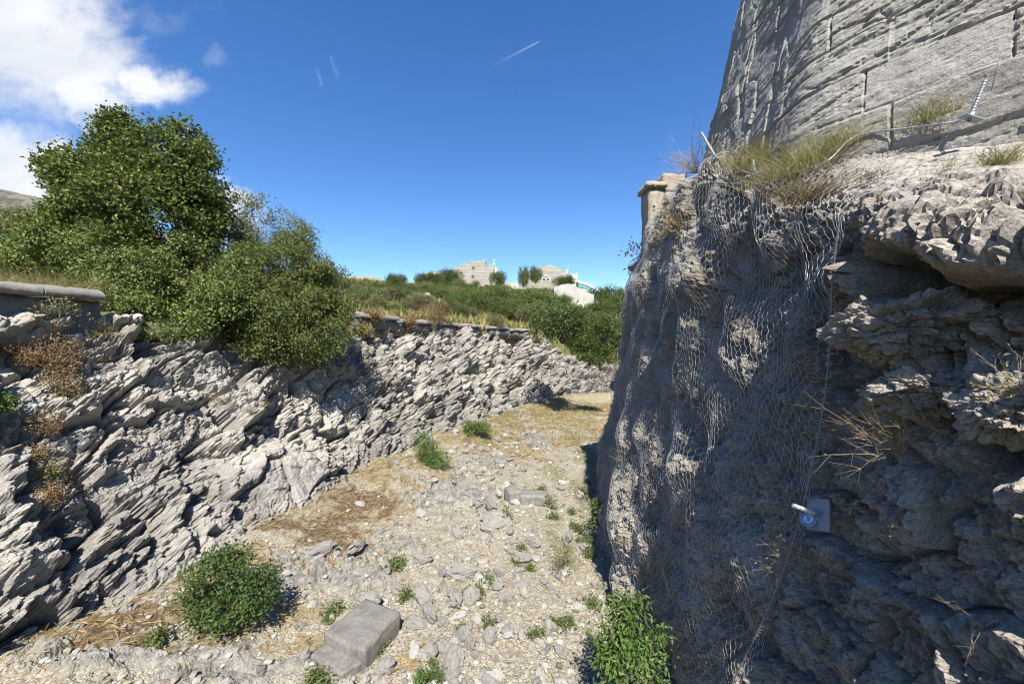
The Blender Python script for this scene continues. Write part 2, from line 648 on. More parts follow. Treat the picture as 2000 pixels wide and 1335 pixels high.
# the smooth grey slab at the foot between the two bushes
slab = np.exp(-(((pl[:, 1] - 10.9) / 2.3) ** 2)) * sst(pl[:, 2], 2.2, 1.3)
disp = disp * (1 - 0.6 * slab) + 0.6 * slab
disp = disp.reshape(G.shape[:2])
edge = sst(tv, 0.0, 0.04) * 0.7 + 0.3
G = G + GN * ((disp + prof[None, :] * 0.6) * edge[None, :])[..., None]
LEFTG = G
RIM = G[:, -1].copy()
# a lip that bends back over the top and runs under the soil
lip = np.stack([RIM * (1 - a) + (RIM - GN[:, -1] * np.array([1, 1, 0]) * b + np.array([0, 0, c])) * a for a, b, c in ((1, 0.3, 0.06), (1, 0.8, 0.02), (1, 1.6, -0.25))], 1)
GL = np.concatenate([G, lip], 1)
wn_ = fbm(GL.reshape(-1, 3) * 0.5, 4, 66)
wz_ = GL.reshape(-1, 3)[:, 2]
weather = sst(2.3 + 2.4 * wn_ - wz_, 0.0, 1.6) * 0.8 + 0.5 * sst(wn_, 0.0, 0.35)
left_cliff = np_mesh('rock_face', GL.reshape(-1, 3), grid_faces(*GL.shape[:2]), M['cliff'], attrs={'weather': np.clip(weather, 0, 1)})
tag(left_cliff, 'sunlit grey limestone rock face with slanting cracked beds along the moat', kind='structure')
SURF.append(G.reshape(-1, 3).astype(np.float32))

# ------------------------------------------------------------------ right rock face, with the ledge the tower stands on
RIGHT = np.array([   # foot x,y - lip x,y,z - shelf x,y,z  (z against eye height)
    (3.3, -2.0, 2.75, -2.0, 0.2, 5.2, -2.4, 1.2),
    (2.7, 0.2, 2.60, 0.2, 0.15, 5.2, 0.0, 1.4),
    (2.35, 1.6, 2.42, 1.6, 0.35, 5.0, 1.6, 1.55),
    (2.22, 2.5, 2.42, 2.5, 0.85, 4.6, 3.0, 1.85),
    (2.15, 3.4, 2.62, 3.4, 1.25, 4.1, 3.9, 2.25),
    (2.12, 4.6, 2.74, 4.3, 1.75, 3.9, 4.8, 2.55),
    (2.12, 6.0, 2.88, 5.2, 2.35, 4.0, 5.7, 2.95),
    (2.14, 7.4, 3.10, 6.8, 2.92, 4.4, 7.2, 3.35),
    (2.28, 9.2, 3.35, 8.6, 2.95, 5.2, 8.8, 3.3),
    (2.76, 12.0, 3.62, 10.6, 2.60, 5.6, 11.0, 3.1),
    (3.3, 14.8, 4.10, 12.6, 2.30, 6.2, 12.5, 2.9),
    (4.1, 17.0, 5.3, 14.2, 1.2, 7.2, 13.2, 1.5),
    (6.5, 18.0, 7.4, 14.6, 0.4, 8.6, 13.2, 0.6),
    (10.0, 18.2, 10.2, 14.6, 0.0, 10.2, 13.0, 0.3)], float)
ts, t = [], 0.0
segR = np.linalg.norm(np.diff(RIGHT[:, 2:4], axis=0), axis=1)
while t < len(RIGHT) - 1:
    ts.append(t)
    c = catmull(RIGHT, [t])[0]
    d = math.hypot(c[2], max(c[3], 0))
    step = 0.0125 if 1.2 < c[3] < 3.6 else max(0.012, 1.5 * d / 384)
    if c[3] < 1.0 or t > 11.2:
        step = 0.08
    t += step / segR[min(int(t), len(segR) - 1)]
ts = np.array(ts)
C = catmull(RIGHT, ts)
NV1, NV2 = 470, 150
a1 = np.linspace(0, 1, NV1)
a2 = np.linspace(0, 1, NV2 + 1)[1:]
foot = np.stack([C[:, 0], C[:, 1], np.full(len(C), -5.35)], 1)
lipp, shelf = C[:, 2:5], C[:, 5:8]
low = foot[:, None] * (1 - a1[None, :, None]) + lipp[:, None] * a1[None, :, None]
# the face is nearly upright above and runs out at the foot
ease = a1 ** 1.35
low[..., 0] = foot[:, None, 0] * (1 - ease) + lipp[:, None, 0] * ease if False else low[..., 0]
up = lipp[:, None] * (1 - a2[None, :, None]) + shelf[:, None] * a2[None, :, None]
up[..., 2] += (0.13 * np.sin(np.pi * a2))[None, :] * sst(lipp[:, 1], 2.4, 4.0)[:, None]
G = np.concatenate([low, up], 1)
NVR = G.shape[1]
# round the lip
for _ in range(50):
    G[:, 1:-1] = 0.25 * G[:, :-2] + 0.5 * G[:, 1:-1] + 0.25 * G[:, 2:]
GN = grid_normals(G)
if GN[len(ts) // 2, 200, 0] > 0:
    GN = -GN
for _ in range(160):
    GN[:, 1:-1] = 0.25 * GN[:, :-2] + 0.5 * GN[:, 1:-1] + 0.25 * GN[:, 2:]
GN /= np.linalg.norm(GN, axis=2, keepdims=True)
G[..., 2] += CZ
pr = G.reshape(-1, 3).astype(np.float32)
y, z = pr[:, 1], pr[:, 2] - CZ
frR = frame_from((0.1, 0.35, 0.93), (0.1, -0.9, 0.35))
frS = frame_from((0.2, 0.93, 0.25), (0.1, -0.25, 0.95))
near = sst(y, 3.9, 2.9)
big = blocks(pr, frS, (0.62, 0.52, 0.55), 31, tilt=0.9, crack=0.5, crack_w=0.12)
med = blocks(pr, frS, (0.25, 0.20, 0.22), 32, tilt=0.9, crack=0.5, crack_w=0.13)
rA = blocks(pr, frR, (0.9, 0.5, 0.7), 33, tilt=0.8, crack=0.3, crack_w=0.2)
rA2 = blocks(pr, frR, (0.28, 0.16, 0.24), 34, tilt=0.9, crack=0.35, crack_w=0.25)
sml = blocks(pr, frR, (0.11, 0.06, 0.09), 35, tilt=1.0, crack=0.45, crack_w=0.3)
lo = fbm(pr * 0.5, 3, 51)
up_mask = np.zeros((len(ts), NVR), np.float32)
up_mask[:, NV1 - 6:] = 1
up_mask = up_mask.ravel()
disp = 0.26 * lo + near * (0.26 * big + 0.12 * med) + (1 - near) * (0.22 * rA + 0.10 * rA2) + 0.055 * sml + 0.022 * fbm(pr * 9, 4, 71)
lowr = near * sst(z, 0.3, -0.3)
disp = disp * (1 - 0.40 * lowr)
disp += 0.026 * blocks(pr, frR, (0.045, 0.03, 0.04), 36, tilt=1.0, crack=0.5, crack_w=0.3)
topl = near * sst(z, 0.45, 0.8)
disp = disp * (1 - 0.62 * topl) - 0.03 * topl + topl * 0.05 * blocks(pr, frame_from((0.3, 0.9, 0.1), (0.1, -0.1, 1)), (0.5, 0.13, 0.4), 37, tilt=0.7, crack=0.5, crack_w=0.15)


def bumpf(yc, zc, ry, rz, amp, sharp=0.35, rot=0.0):
    c, s = math.cos(math.radians(rot)), math.sin(math.radians(rot))
    wob = 0.16 * fbm(pr * 3.1, 3, int(abs(yc * 100 + zc * 37)))
    a, b = (y - yc) * c + (z - zc) * s, -(y - yc) * s + (z - zc) * c
    r = np.sqrt((a / ry) ** 2 + (b / rz) ** 2) + wob
    return amp * sst(r, 1 + sharp * 0.4, 1 - sharp)


disp += bumpf(2.05, 0.62, 0.8, 0.26, 0.17, 0.35, 25)          # jutting ledge
disp -= bumpf(2.35, 0.38, 0.32, 0.18, 0.42, 0.5, 30)           # dark hollow under it
disp -= bumpf(1.75, 0.15, 0.3, 0.10, 0.16, 0.6, 20)
disp += bumpf(2.50, 0.04, 0.3, 0.26, 0.10, 0.8, 12)           # boulder held in the wall
disp += bumpf(2.15, -0.24, 0.24, 0.16, 0.08, 0.8, 25)
disp += bumpf(1.75, -0.25, 0.3, 0.2, 0.10, 0.8, 10)
disp += bumpf(2.78, -0.95, 0.10, 0.14, 0.12, 0.6, 10)
disp += bumpf(2.62, -1.25, 0.08, 0.06, 0.10, 0.6, 10)
disp -= bumpf(1.98, -0.47, 0.26, 0.15, 0.24, 0.5, 30)          # second hollow
disp += bumpf(1.6, -0.75, 0.3, 0.25, 0.2, 0.5, 0)
disp += bumpf(7.3, -3.3, 1.2, 1.5, 0.20, 0.8)                  # lit belly near the foot
disp += bumpf(9.8, -3.6, 1.1, 1.1, 0.15, 0.7)
disp += bumpf(5.6, 0.9, 0.6, 0.5, 0.16, 0.6)
disp += bumpf(8.2, 1.2, 0.6, 1.4, 0.16, 0.7)
disp -= bumpf(6.2, -0.4, 1.0, 1.3, 0.16, 0.8)
upw = np.zeros((len(ts), NVR), np.float32)
upw[:, NV1:] = a2[None, :]
disp = disp * (1 - 0.8 * sst(upw.ravel(), 0.03, 0.4))
disp = disp.reshape(len(ts), NVR)
RBASE, RN, RDISP = G.copy(), GN.copy(), disp.copy()
G = G + GN * disp[..., None]
back = G[:, -1:] + np.array([[[2.5, 0, 0.05]]])
GR = np.concatenate([G, back], 1)
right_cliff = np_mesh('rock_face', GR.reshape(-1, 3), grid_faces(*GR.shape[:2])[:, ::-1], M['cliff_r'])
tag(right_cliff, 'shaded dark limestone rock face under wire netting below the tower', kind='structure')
SURF.append(G.reshape(-1, 3).astype(np.float32))
RTS = ts

# ------------------------------------------------------------------ moat floor
xs = np.concatenate([np.arange(-10, -7, 0.06), np.arange(-7.0, 3.4, 0.022), np.arange(3.4, 20, 0.12)])
ys, yv = [], 1.5
while yv < 36:
    ys.append(yv)
    yv += max(0.02, 0.0036 * yv * math.sqrt(max(1.0, yv / 5.0)) * 1.2) if yv > 4.6 else 0.15
ys = np.array(ys)
X, Y = np.meshgrid(xs, ys, indexing='ij')
p2 = np.stack([X.ravel(), Y.ravel(), np.zeros(X.size)], 1).astype(np.float32)
fx, fy = p2[:, 0], p2[:, 1]
# distance from the foot of the left face, so that the ground climbs a little towards it
footx = np.interp(fy, LEFT[:, 1][:12], LEFT[:, 0][:12])
dl = fx - footx
n_big = fbm(p2 * 0.45, 4, 3)
n_med = fbm(p2 * 1.3, 4, 4)
n_fin = fbm(p2 * 5.0, 4, 6)
zf = 0.55 * sst(dl, 2.3, 0.0) + 0.10 * n_big + 0.05 * n_med


def patch(u, v, ru, rv, rot=0):
    """an elliptic patch of ground around the spot the photograph shows at u, v (radii in metres)"""
    c = P(u, v, (CZ) * F_PX / (v - CY))
    a = math.radians(rot)
    dx, dy_ = fx - c[0], fy - c[1]
    xx, yy = dx * math.cos(a) + dy_ * math.sin(a), -dx * math.sin(a) + dy_ * math.cos(a)
    return 1 - np.sqrt((xx / ru) ** 2 + (yy / rv) ** 2)


def many(lst):
    o = patch(*lst[0])
    for q in lst[1:]:
        o = np.maximum(o, patch(*q))
    return o


straw = many([(640, 1060, 1.5, 1.5, 0), (720, 985, 1.6, 2.2, 20), (560, 1060, 1.0, 1.0), (300, 1260, 1.9, 0.85, 10), (420, 1230, 1.3, 0.6), (560, 1200, 0.9, 0.5),
              (740, 960, 1.0, 2.0), (840, 915, 1.3, 1.6), (960, 850, 2.4, 4.0, 0), (1080, 815, 3.6, 4.0), (900, 870, 1.4, 3.0), (590, 1255, 0.7, 0.4), (1020, 880, 1.2, 2),
              (810, 1290, 0.3, 0.35), (200, 1300, 1.4, 0.5), (1150, 830, 1.5, 4), (1100, 860, 1.2, 1.5), (1130, 797, 7, 4), (1170, 792, 5, 5), (480, 1120, 0.9, 0.5), (620, 990, 0.9, 0.9), (360, 1200, 0.9, 0.5), (100, 1300, 1.2, 0.5), (780, 925, 1.0, 1.0), (700, 1250, 0.4, 0.3)])
straw = sst(straw + 0.75 * n_med + 0.8 * n_fin + 0.35 * vnoise(p2 * 19, 7), 0.12, 0.5)
brown = sst(many([(640, 1060, 1.4, 1.3), (720, 985, 1.3, 1.6), (560, 1070, 0.9, 0.8), (250, 1290, 1.5, 0.6), (300, 1230, 1.2, 0.4)]) + 0.6 * n_med + 0.6 * n_fin, 0.1, 0.6)
green = sst(many([(1090, 1060, 0.5, 2.0, 0), (1130, 960, 0.6, 2.5), (920, 870, 1.2, 2.0), (1060, 810, 2.5, 2.5), (1100, 1100, 0.4, 0.8), (1090, 930, 0.8, 2.0), (1150, 900, 0.7, 3.0), (1000, 830, 3, 4), (1120, 800, 5, 4), (950, 860, 2, 2), (1130, 850, 1.5, 4)])
            + 0.9 * n_med + 0.5 * n_fin, 0.25, 0.8)
rocky = sst(many([(600, 1130, 1.9, 0.9, 0), (860, 970, 2.2, 2.0, 0), (640, 1110, 1.5, 0.8), (230, 1330, 2.2, 0.6), (470, 1310, 1.6, 0.45), (760, 1060, 1.0, 0.8), (560, 1020, 1.0, 1.2), (950, 900, 2.0, 1.5), (1050, 860, 2, 2)])
            + 0.7 * n_med + 0.25 * n_fin, 0.0, 0.45) * (1 - 0.75 * straw)
frF = frame_from((0.8, 0.6, 0), (-0.6, 0.8, 0))
rk = blocks(p2, frF, (0.8, 0.4, 0.5), 81, tilt=0.8, crack=0.35, crack_w=0.16)
rk2 = blocks(p2, frF, (0.22, 0.13, 0.2), 82, tilt=0.9, crack=0.4, crack_w=0.2)
cob = blocks(p2, frF, (0.13, 0.11, 0.2), 83, tilt=0.5, crack=0.5, crack_w=0.3)
zf += rocky * (0.09 + 0.10 * rk + 0.035 * rk2) + (1 - rocky) * (1 - 0.7 * straw) * 0.017 * cob + 0.02 * n_fin * (1 - straw)
dryw = sst(fx, 2.6, 1.4) * 0
FZ = zf.reshape(X.shape)
GF = np.stack([X, Y, FZ], -1)
m, t, bs, out = new_mat('moat floor')
co = objco(t)
at = lambda n: t.new('ShaderNodeAttribute', attribute_name=n).outputs['Fac']
g1 = t.noise(co, 26, 5, 0.7)
g2 = t.noise(co, 4.0, 5, 0.6)
vor = t.new('ShaderNodeTexVoronoi', feature='F1')
t.l.new(co, vor.inputs['Vector'])
vor.inputs['Scale'].default_value = 38
sepc = t.new('ShaderNodeSeparateColor')
t.l.new(vor.outputs['Color'], sepc.inputs[0])
grav = t.mix(sepc.outputs[0], (0.125, 0.11, 0.084), (0.385, 0.352, 0.282))
grav = t.mix(t.smooth(g1, 0.42, 0.7), grav, (0.25, 0.22, 0.165))
grav = t.mix(t.math('MULTIPLY', t.smooth(g2, 0.52, 0.7), 0.6), grav, (0.185, 0.155, 0.10))
rckc = t.mix(t.smooth(t.noise(co, 6, 7, 0.7), 0.35, 0.65), (0.13, 0.124, 0.113), (0.27, 0.255, 0.225))
rckc = t.mix(t.math('MULTIPLY', t.smooth(g1, 0.55, 0.7), 0.6), rckc, (0.075, 0.072, 0.066))
colr = t.mix(at('rocky'), grav, rckc)
stc = t.mix(t.smooth(t.noise(co, 18, 5, 0.7), 0.3, 0.7), (0.155, 0.122, 0.068), (0.28, 0.235, 0.135))
brc = t.mix(t.smooth(t.noise(co, 22, 5, 0.75), 0.3, 0.7), (0.055, 0.036, 0.023), (0.17, 0.105, 0.06))
stc = t.mix(at('brown'), stc, brc)
colr = t.mix(t.math('MULTIPLY', at('straw'), t.smooth(t.noise(co, 9, 5, 0.7), 0.28, 0.52)), colr, stc)
grc = t.mix(g1, (0.07, 0.08, 0.028), (0.15, 0.15, 0.06))
colr = t.mix(t.math('MULTIPLY', at('green'), t.smooth(t.noise(co, 13, 4, 0.7), 0.42, 0.6)), colr, grc)
t.put(bs.inputs['Base Color'], colr)
bs.inputs['Roughness'].default_value = 0.95
bs.inputs['Specular IOR Level'].default_value = 0.15
bump(t, bs, t.math('ADD', t.math('MULTIPLY', g1, 0.7), t.math('MULTIPLY', vor.outputs['Distance'], -0.6)), 0.7, 0.035)
M['floor'] = m
floor = np_mesh('ground', GF.reshape(-1, 3), grid_faces(*GF.shape[:2]), M['floor'],
                attrs={'rocky': rocky, 'straw': straw, 'brown': brown, 'green': green})
tag(floor, 'stony moat floor of pale rubble, bare rock and dry straw', kind='structure')
SURF.append(GF.reshape(-1, 3).astype(np.float32))
STRAW, GREEN, ROCKY = straw.reshape(X.shape), green.reshape(X.shape), rocky.reshape(X.shape)


def floor_z(x, y_):
    i = np.clip(np.searchsorted(xs, x), 0, len(xs) - 1)
    j = np.clip(np.searchsorted(ys, y_), 0, len(ys) - 1)
    return FZ[i, j]


# ------------------------------------------------------------------ hill behind the left rim
FAR = np.array([(-150, -60, 120.), (-165, -20, 0), (-170, 30, 0), (-170, 60, 0), (-165, 95, 0), (-140, 125, 0), (-100, 145, 0), (-55, 150, 0), (-5, 150, 0), (45, 148, 0), (80, 140, 0), (110, 125, 0), (130, 95, 0), (140, 60, 0)], float)[:, :2]
NH = 460
tt = np.linspace(0, len(LEFT) - 1.001, 520)
rimp = catmull(LEFT, tt)[:, 3:6]
farp = catmull(FAR, tt)
u_ = np.linspace(0, 1, NH) ** 2.0
XY = rimp[:, None, :2] * (1 - u_[None, :, None]) + farp[:, None, :] * u_[None, :, None]
dist = np.linalg.norm(XY - rimp[:, None, :2], axis=2)
ph = np.concatenate([XY, np.zeros(XY.shape[:2] + (1,))], 2).reshape(-1, 3).astype(np.float32)
hn = fbm(ph * 0.09, 4, 8).reshape(dist.shape)
hn2 = fbm(ph * 0.5, 4, 9).reshape(dist.shape)
slope = 0.172 - 0.075 * sst(XY[..., 0], 5, 26)
topd = 96.0
climb = slope * np.minimum(dist, topd) - 0.05 * np.maximum(dist - topd, 0)
climb = climb + 0.0
start = 0.32 * sst(dist, 0.1, 0.8)
ZH = rimp[:, None, 2] + CZ + start + climb * sst(dist, 0, 14) + (0.9 * hn + 0.22 * hn2) * sst(dist, 2, 14)
# under the right end of the rim the ground makes up its lower start
deficit = np.clip(0.6 - rimp[:, None, 2], 0, 4)
ZH += deficit * sst(dist, 1.0, 16.0)
ZH[:, 0] -= 0.5
HG = np.concatenate([XY, ZH[..., None]], 2)
m, t, bs, out = new_mat('dry hillside')
co = objco(t)
a = t.noise(co, 0.35, 6, 0.65)
b = t.noise(co, 2.2, 6, 0.7)
c = t.noise(co, 0.16, 4, 0.6)
gr = t.mix(t.smooth(b, 0.3, 0.7), (0.15, 0.12, 0.06), (0.29, 0.23, 0.125))
gn = t.mix(t.smooth(b, 0.3, 0.7), (0.07, 0.085, 0.03), (0.16, 0.16, 0.06))
cc = t.mix(t.smooth(a, 0.38, 0.56), gr, gn)
cc = t.mix(t.smooth(t.noise(co, 1.3, 7, 0.75), 0.62, 0.69), cc, (0.36, 0.34, 0.30))
t.put(bs.inputs['Base Color'], cc)
bs.inputs['Roughness'].default_value = 0.95
bs.inputs['Specular IOR Level'].default_value = 0.1
bump(t, bs, b, 0.8, 0.25)
M['hill'] = m
hill = np_mesh('hill', HG.reshape(-1, 3), grid_faces(*HG.shape[:2]), M['hill'], smooth=True)
tag(hill, 'dry grassy hillside rising from the rim of the moat to the fortress', kind='structure')
SURF.append(HG[:, 3:].reshape(-1, 3).astype(np.float32))
HPTS = HG.reshape(-1, 3)


def hill_z(x, y_):
    k = np.argmin((HPTS[:, 0] - x) ** 2 + (HPTS[:, 1] - y_) ** 2)
    return float(HPTS[k, 2])


def hill_at(u, v, ymin=8.0):
    """first spot of the hillside along the line of sight through a pixel"""
    d = P(u, v, 1.0) - np.array((0, 0, CZ))
    Yk = ymin
    while Yk < 170:
        q = np.array((0, 0, CZ)) + d * Yk
        if q[2] <= hill_z(q[0], q[1]):
            return np.array((q[0], q[1], hill_z(q[0], q[1])))
        Yk *= 1.025
    return np.array((0, 0, CZ)) + d * 118


# the far mountain that looks over the trees on the left, and low land out to the horizon
mg = np.linspace(0, 1, 220)
mh = np.linspace(0, 1, 90)
MU, MV = np.meshgrid(mg, mh, indexing='ij')
mx_ = -1900 + 1450 * MU
my_ = 520 + 260 * MV
pm = np.stack([mx_.ravel() * 0.01, my_.ravel() * 0.01, np.zeros(mx_.size)], 1)
ridge = np.interp(mx_, [-1900, -1100, -760, -640, -560, -500, -450], [420, 330, 262, 208, 172, 120, 40])
mz = ridge * np.sin(np.clip(MV * 1.15, 0, 1) * math.pi / 2) + 16 * fbm(pm, 5, 19).reshape(mx_.shape) * np.clip(MV * 4, 0, 1) - 10
m, t, bs, out = new_mat('far mountain')
co = objco(t)
a = t.noise(co, 0.045, 8, 0.7)
cc = t.mix(t.smooth(a, 0.47, 0.55), (0.14, 0.122, 0.096), (0.05, 0.056, 0.038))
t.put(bs.inputs['Base Color'], cc)
bs.inputs['Roughness'].default_value = 0.95
bump(t, bs, a, 1.0, 8.0)
mount = np_mesh('mountain', np.stack([mx_, my_, mz], -1).reshape(-1, 3), grid_faces(220, 90), m, smooth=True)
tag(mount, 'far scrub-covered rocky mountain behind the big tree', kind='structure')
rr = np.concatenate([[60], np.linspace(200, 3000, 14)])
th = np.linspace(0, 2 * math.pi, 72, endpoint=False)
RR, TH = np.meshgrid(rr, th, indexing='ij')
pts_ = np.stack([RR * np.sin(TH), RR * np.cos(TH), -9 - RR * 0.004], -1)
land = np_mesh('land', pts_.reshape(-1, 3), np.array([(i * 72 + k, i * 72 + (k + 1) % 72, (i + 1) * 72 + (k + 1) % 72, (i + 1) * 72 + k) for i in range(len(rr) - 1) for k in range(72)]), M['hill'])
tag(land, kind='structure')

# ------------------------------------------------------------------ tower
plan = np.array([(3.55, 7.3), (3.42, 6.6), (3.29, 5.2), (3.21, 4.35), (3.28, 4.02), (3.62, 3.52), (4.10, 2.82), (4.75, 1.95), (5.6, 0.9), (6.6, -0.2),
                 (8.2, -1.2), (10.2, -0.8), (11.6, 1.2), (11.8, 4.0), (10.8, 6.6), (8.8, 8.4), (6.4, 9.2), (4.6, 8.8), (3.8, 8.0)], float)
cen = np.array((7.4, 4.0))
npl = len(plan)
tpl = []
t_ = 0.0
ext = np.concatenate([plan[-2:], plan, plan[:3]])
while t_ < npl:
    tpl.append(t_)
    q = catmull(ext, [t_ + 2])[0]
    q2 = catmull(ext, [t_ + 2.01])[0]
    L = np.linalg.norm(q2 - q) / 0.01
    st = 0.014 if t_ < 7.5 or t_ > npl - 1 else 0.12
    t_ += st / L
tpl = np.array(tpl)
ring = catmull(ext, tpl + 2)
NVT = 430
zt = np.linspace(1.15, 8.4, NVT)
dzv = zt - 3.0
d_in = cen[None] - ring
d_in /= np.linalg.norm(d_in, axis=1, keepdims=True)
tang = np.gradient(ring, axis=0)
nrm = np.stack([tang[:, 1], -tang[:, 0]], 1)
nrm /= np.linalg.norm(nrm, axis=1, keepdims=True)
if (nrm[50] @ d_in[50]) > 0:
    nrm = -nrm
inset = 0.236 * np.maximum(dzv, -0.85)
XYt = ring[:, None, :] - nrm[:, None, :] * inset[None, :, None]
TG = np.concatenate([XYt, np.broadcast_to((zt + CZ)[None, :, None], XYt.shape[:2] + (1,))], 2)
arc = np.concatenate([[0], np.cumsum(np.linalg.norm(np.diff(ring, axis=0), axis=1))])
AR = np.broadcast_to(arc[:, None], TG.shape[:2]).ravel().astype(np.float32)
ptw = TG.reshape(-1, 3).astype(np.float32)
zz = ptw[:, 2] - CZ
# courses of big weathered blocks: staggered joints, worn beds
wz = zz + 0.05 * fbm(ptw * 0.9, 3, 91)
row_h = 0.43
rw = np.floor(wz / row_h)
fr = wz / row_h - rw
ri = rw.astype(np.int64)
off = _f(_h(ri, ri * 0, ri * 0, 5)) * 1.3
wd = 0.62 + 0.45 * _f(_h(ri, ri * 0 + 3, ri * 0, 6))
bx_ = (AR + off + 0.02 * vnoise(ptw * 2, 92)) / wd
bc = np.floor(bx_)
fb = bx_ - bc
bh = _f(_h(ri, bc.astype(np.int64), ri * 0, 8))
jr = np.minimum(fr, 1 - fr) * row_h
jb = np.minimum(fb, 1 - fb) * wd
jw = 0.5 + 0.5 * vnoise(ptw * 1.7, 93)
jmask_r = (1 - sst(jr, 0.0, 0.026)) * sst(jw, 0.15, 0.55)
jmask_b = (1 - sst(jb, 0.0, 0.020)) * sst(bh, 0.15, 0.4)
frT = frame_from((0.45, -0.75, 0.25), (0.1, 0.1, 1))
tn = np.stack([AR, np.zeros_like(AR), wz], 1)
frT = np.eye(3, dtype=np.float32)[[0, 2, 1]]
frT = np.array([[0.97, 0, 0.24], [-0.24, 0, 0.97], [0, 1, 0]], np.float32)
pk = blocks(tn, frT, (0.75, 0.17, 1.0), 95, tilt=0.7, crack=0.5, crack_w=0.12, warp=0.5)
pk2 = blocks(tn, frT, (0.2, 0.055, 1.0), 96, tilt=0.9, crack=0.5, crack_w=0.2, warp=0.4)
smoothblk = sst(_f(_h(ri + 50, bc.astype(np.int64), ri * 0, 18)), 0.45, 0.6)
wear = 0.25 + 0.75 * sst(fbm(ptw * 0.55, 3, 97), -0.25, 0.3)
dT = 0.022 * (bh - 0.5) - 0.032 * np.maximum(jmask_r, jmask_b) + 0.027 * pk * wear * (1 - 0.75 * smoothblk) + 0.012 * pk2 * wear * (1 - 0.6 * smoothblk) + 0.012 * fbm(ptw * 7, 4, 98) + 0.05 * fbm(ptw * 0.8, 3, 99)
leftf = sst(AR, 3.2, 2.6)
frL = frame_from((0.1, 0.25, 1.0), (0.1, 1.0, 0))
dT = dT + leftf * 0.025 * blocks(ptw, frL, (0.8, 0.28, 0.5), 101, tilt=0.8, crack=0.4, crack_w=0.15)
dT = dT.reshape(TG.shape[:2])
N3 = np.concatenate([nrm, np.full((len(nrm), 1), 0.23)], 1)
N3 /= np.linalg.norm(N3, axis=1, keepdims=True)
TG = TG + N3[:, None, :] * dT[..., None]
nT = len(ring)
tf = grid_faces(nT, NVT, wrap=True)
tower = empty('stone_tower', (7.4, 4.0, 1.15 + CZ))
tag(tower, 'massive weathered stone bastion tower of big grey blocks on top of the shaded rock face', 'tower')
tw = np_mesh('wall', TG.reshape(-1, 3) - np.array((7.4, 4.0, 1.15 + CZ)), tf, M['tower'], tower)
topc = np.concatenate([TG[::6, -1], [[7.4, 4.0, 8.4 + CZ]]])
nk = len(topc) - 1
tp = np_mesh('roof', topc - np.array((7.4, 4.0, 1.15 + CZ)), np.array([(i, (i + 1) % nk, nk) for i in range(nk)]), M['tower'], tower)
SURF.append(TG.reshape(-1, 3).astype(np.float32))


# ------------------------------------------------------------------ plants: builders
def unit(a):
    return a / (np.linalg.norm(a, axis=-1, keepdims=True) + 1e-9)


def leaf_cards(c, d, n, L, Wd, fold=0.18):
    """pointed folded leaves: base, left, tip, right"""
    d, n = unit(d), np.asarray(n)
    n = unit(n - d * (n * d).sum(1, keepdims=True))
    s = np.cross(d, n)
    L, Wd = L[:, None], Wd[:, None]
    v = np.stack([c, c + d * L * 0.45 + s * Wd * 0.5 + n * Wd * fold, c + d * L - n * L * 0.08, c + d * L * 0.45 - s * Wd * 0.5 + n * Wd * fold], 1)
    return v.reshape(-1, 3), np.arange(len(c) * 4).reshape(-1, 4)


def crown(lobes, twigs, per, leaf, seed, aspect=0.55, twig_r=0.16, gap=0.25, gs=1.3, droop=0.1, up=0.8, shell=0.5, spread=0.9):
    R = np.random.default_rng(seed)
    lobes = np.asarray(lobes, float)
    w = (lobes[:, 3] * lobes[:, 4] * lobes[:, 5]) ** (2 / 3)
    k = R.choice(len(lobes), twigs * 2, p=w / w.sum())
    dr = unit(R.normal(size=(len(k), 3)))
    r = shell + (1 - shell) * np.sqrt(R.random(len(k)))
    c = lobes[k, :3] + dr * lobes[k, 3:] * r[:, None] * (1 + 0.18 * vnoise(dr * 2.3 + k[:, None] * 3.1, seed + 5))[:, None]
    keep = vnoise(c * gs, seed) > -gap
    c, dr = c[keep][:twigs], dr[keep][:twigs]
    # leaves sit on short twigs that point outwards
    c = np.repeat(c, per, 0)
    o = np.repeat(dr, per, 0)
    n = len(c)
    c = c + R.normal(size=(n, 3)) * twig_r * 0.55 + o * (R.random((n, 1)) - 0.5) * twig_r * 1.6
    d = o * 0.5 + R.normal(size=(n, 3)) * spread + np.array([0, 0, -droop])
    nn = R.normal(size=(n, 3)) * 0.55 + np.array([0, -0.15, up]) + o * 0.35
    L = leaf * (0.65 + 0.7 * R.random(n))
    return leaf_cards(c, d, nn, L, L * aspect)


def limbs(base, tips, r0, seed, wob=0.12, n=7, sides=6):
    R = np.random.default_rng(seed)
    a = Acc()
    base = np.asarray(base, float)
    for tp_ in tips:
        tp_ = np.asarray(tp_, float)
        b0 = base + np.array([*(R.normal(size=2) * r0 * 0.6), 0])
        L = np.linalg.norm(tp_ - b0)
        s = np.linspace(0, 1, n)
        pts = b0 + (tp_ - b0) * s[:, None]
        pts[:, 2] += np.sin(s * math.pi) * L * 0.08
        pts[1:-1] += R.normal(size=(n - 2, 3)) * L * wob * 0.35
        v, f = tube(pts, r0 * (1 - 0.82 * s), sides)
        a.add(v, f)
        for _ in range(3):
            j = R.integers(n // 2, n - 1)
            e = pts[j] + unit(R.normal(size=3) + np.array([0, 0, 0.4]) + unit(tp_ - b0)) * L * 0.28
            s2 = np.linspace(0, 1, 4)
            q = pts[j] + (e - pts[j]) * s2[:, None]
            q[1:3] += R.normal(size=(2, 3)) * L * 0.02
            v, f = tube(q, r0 * 0.35 * (1 - 0.8 * s2), 4)
            a.add(v, f)
    return a


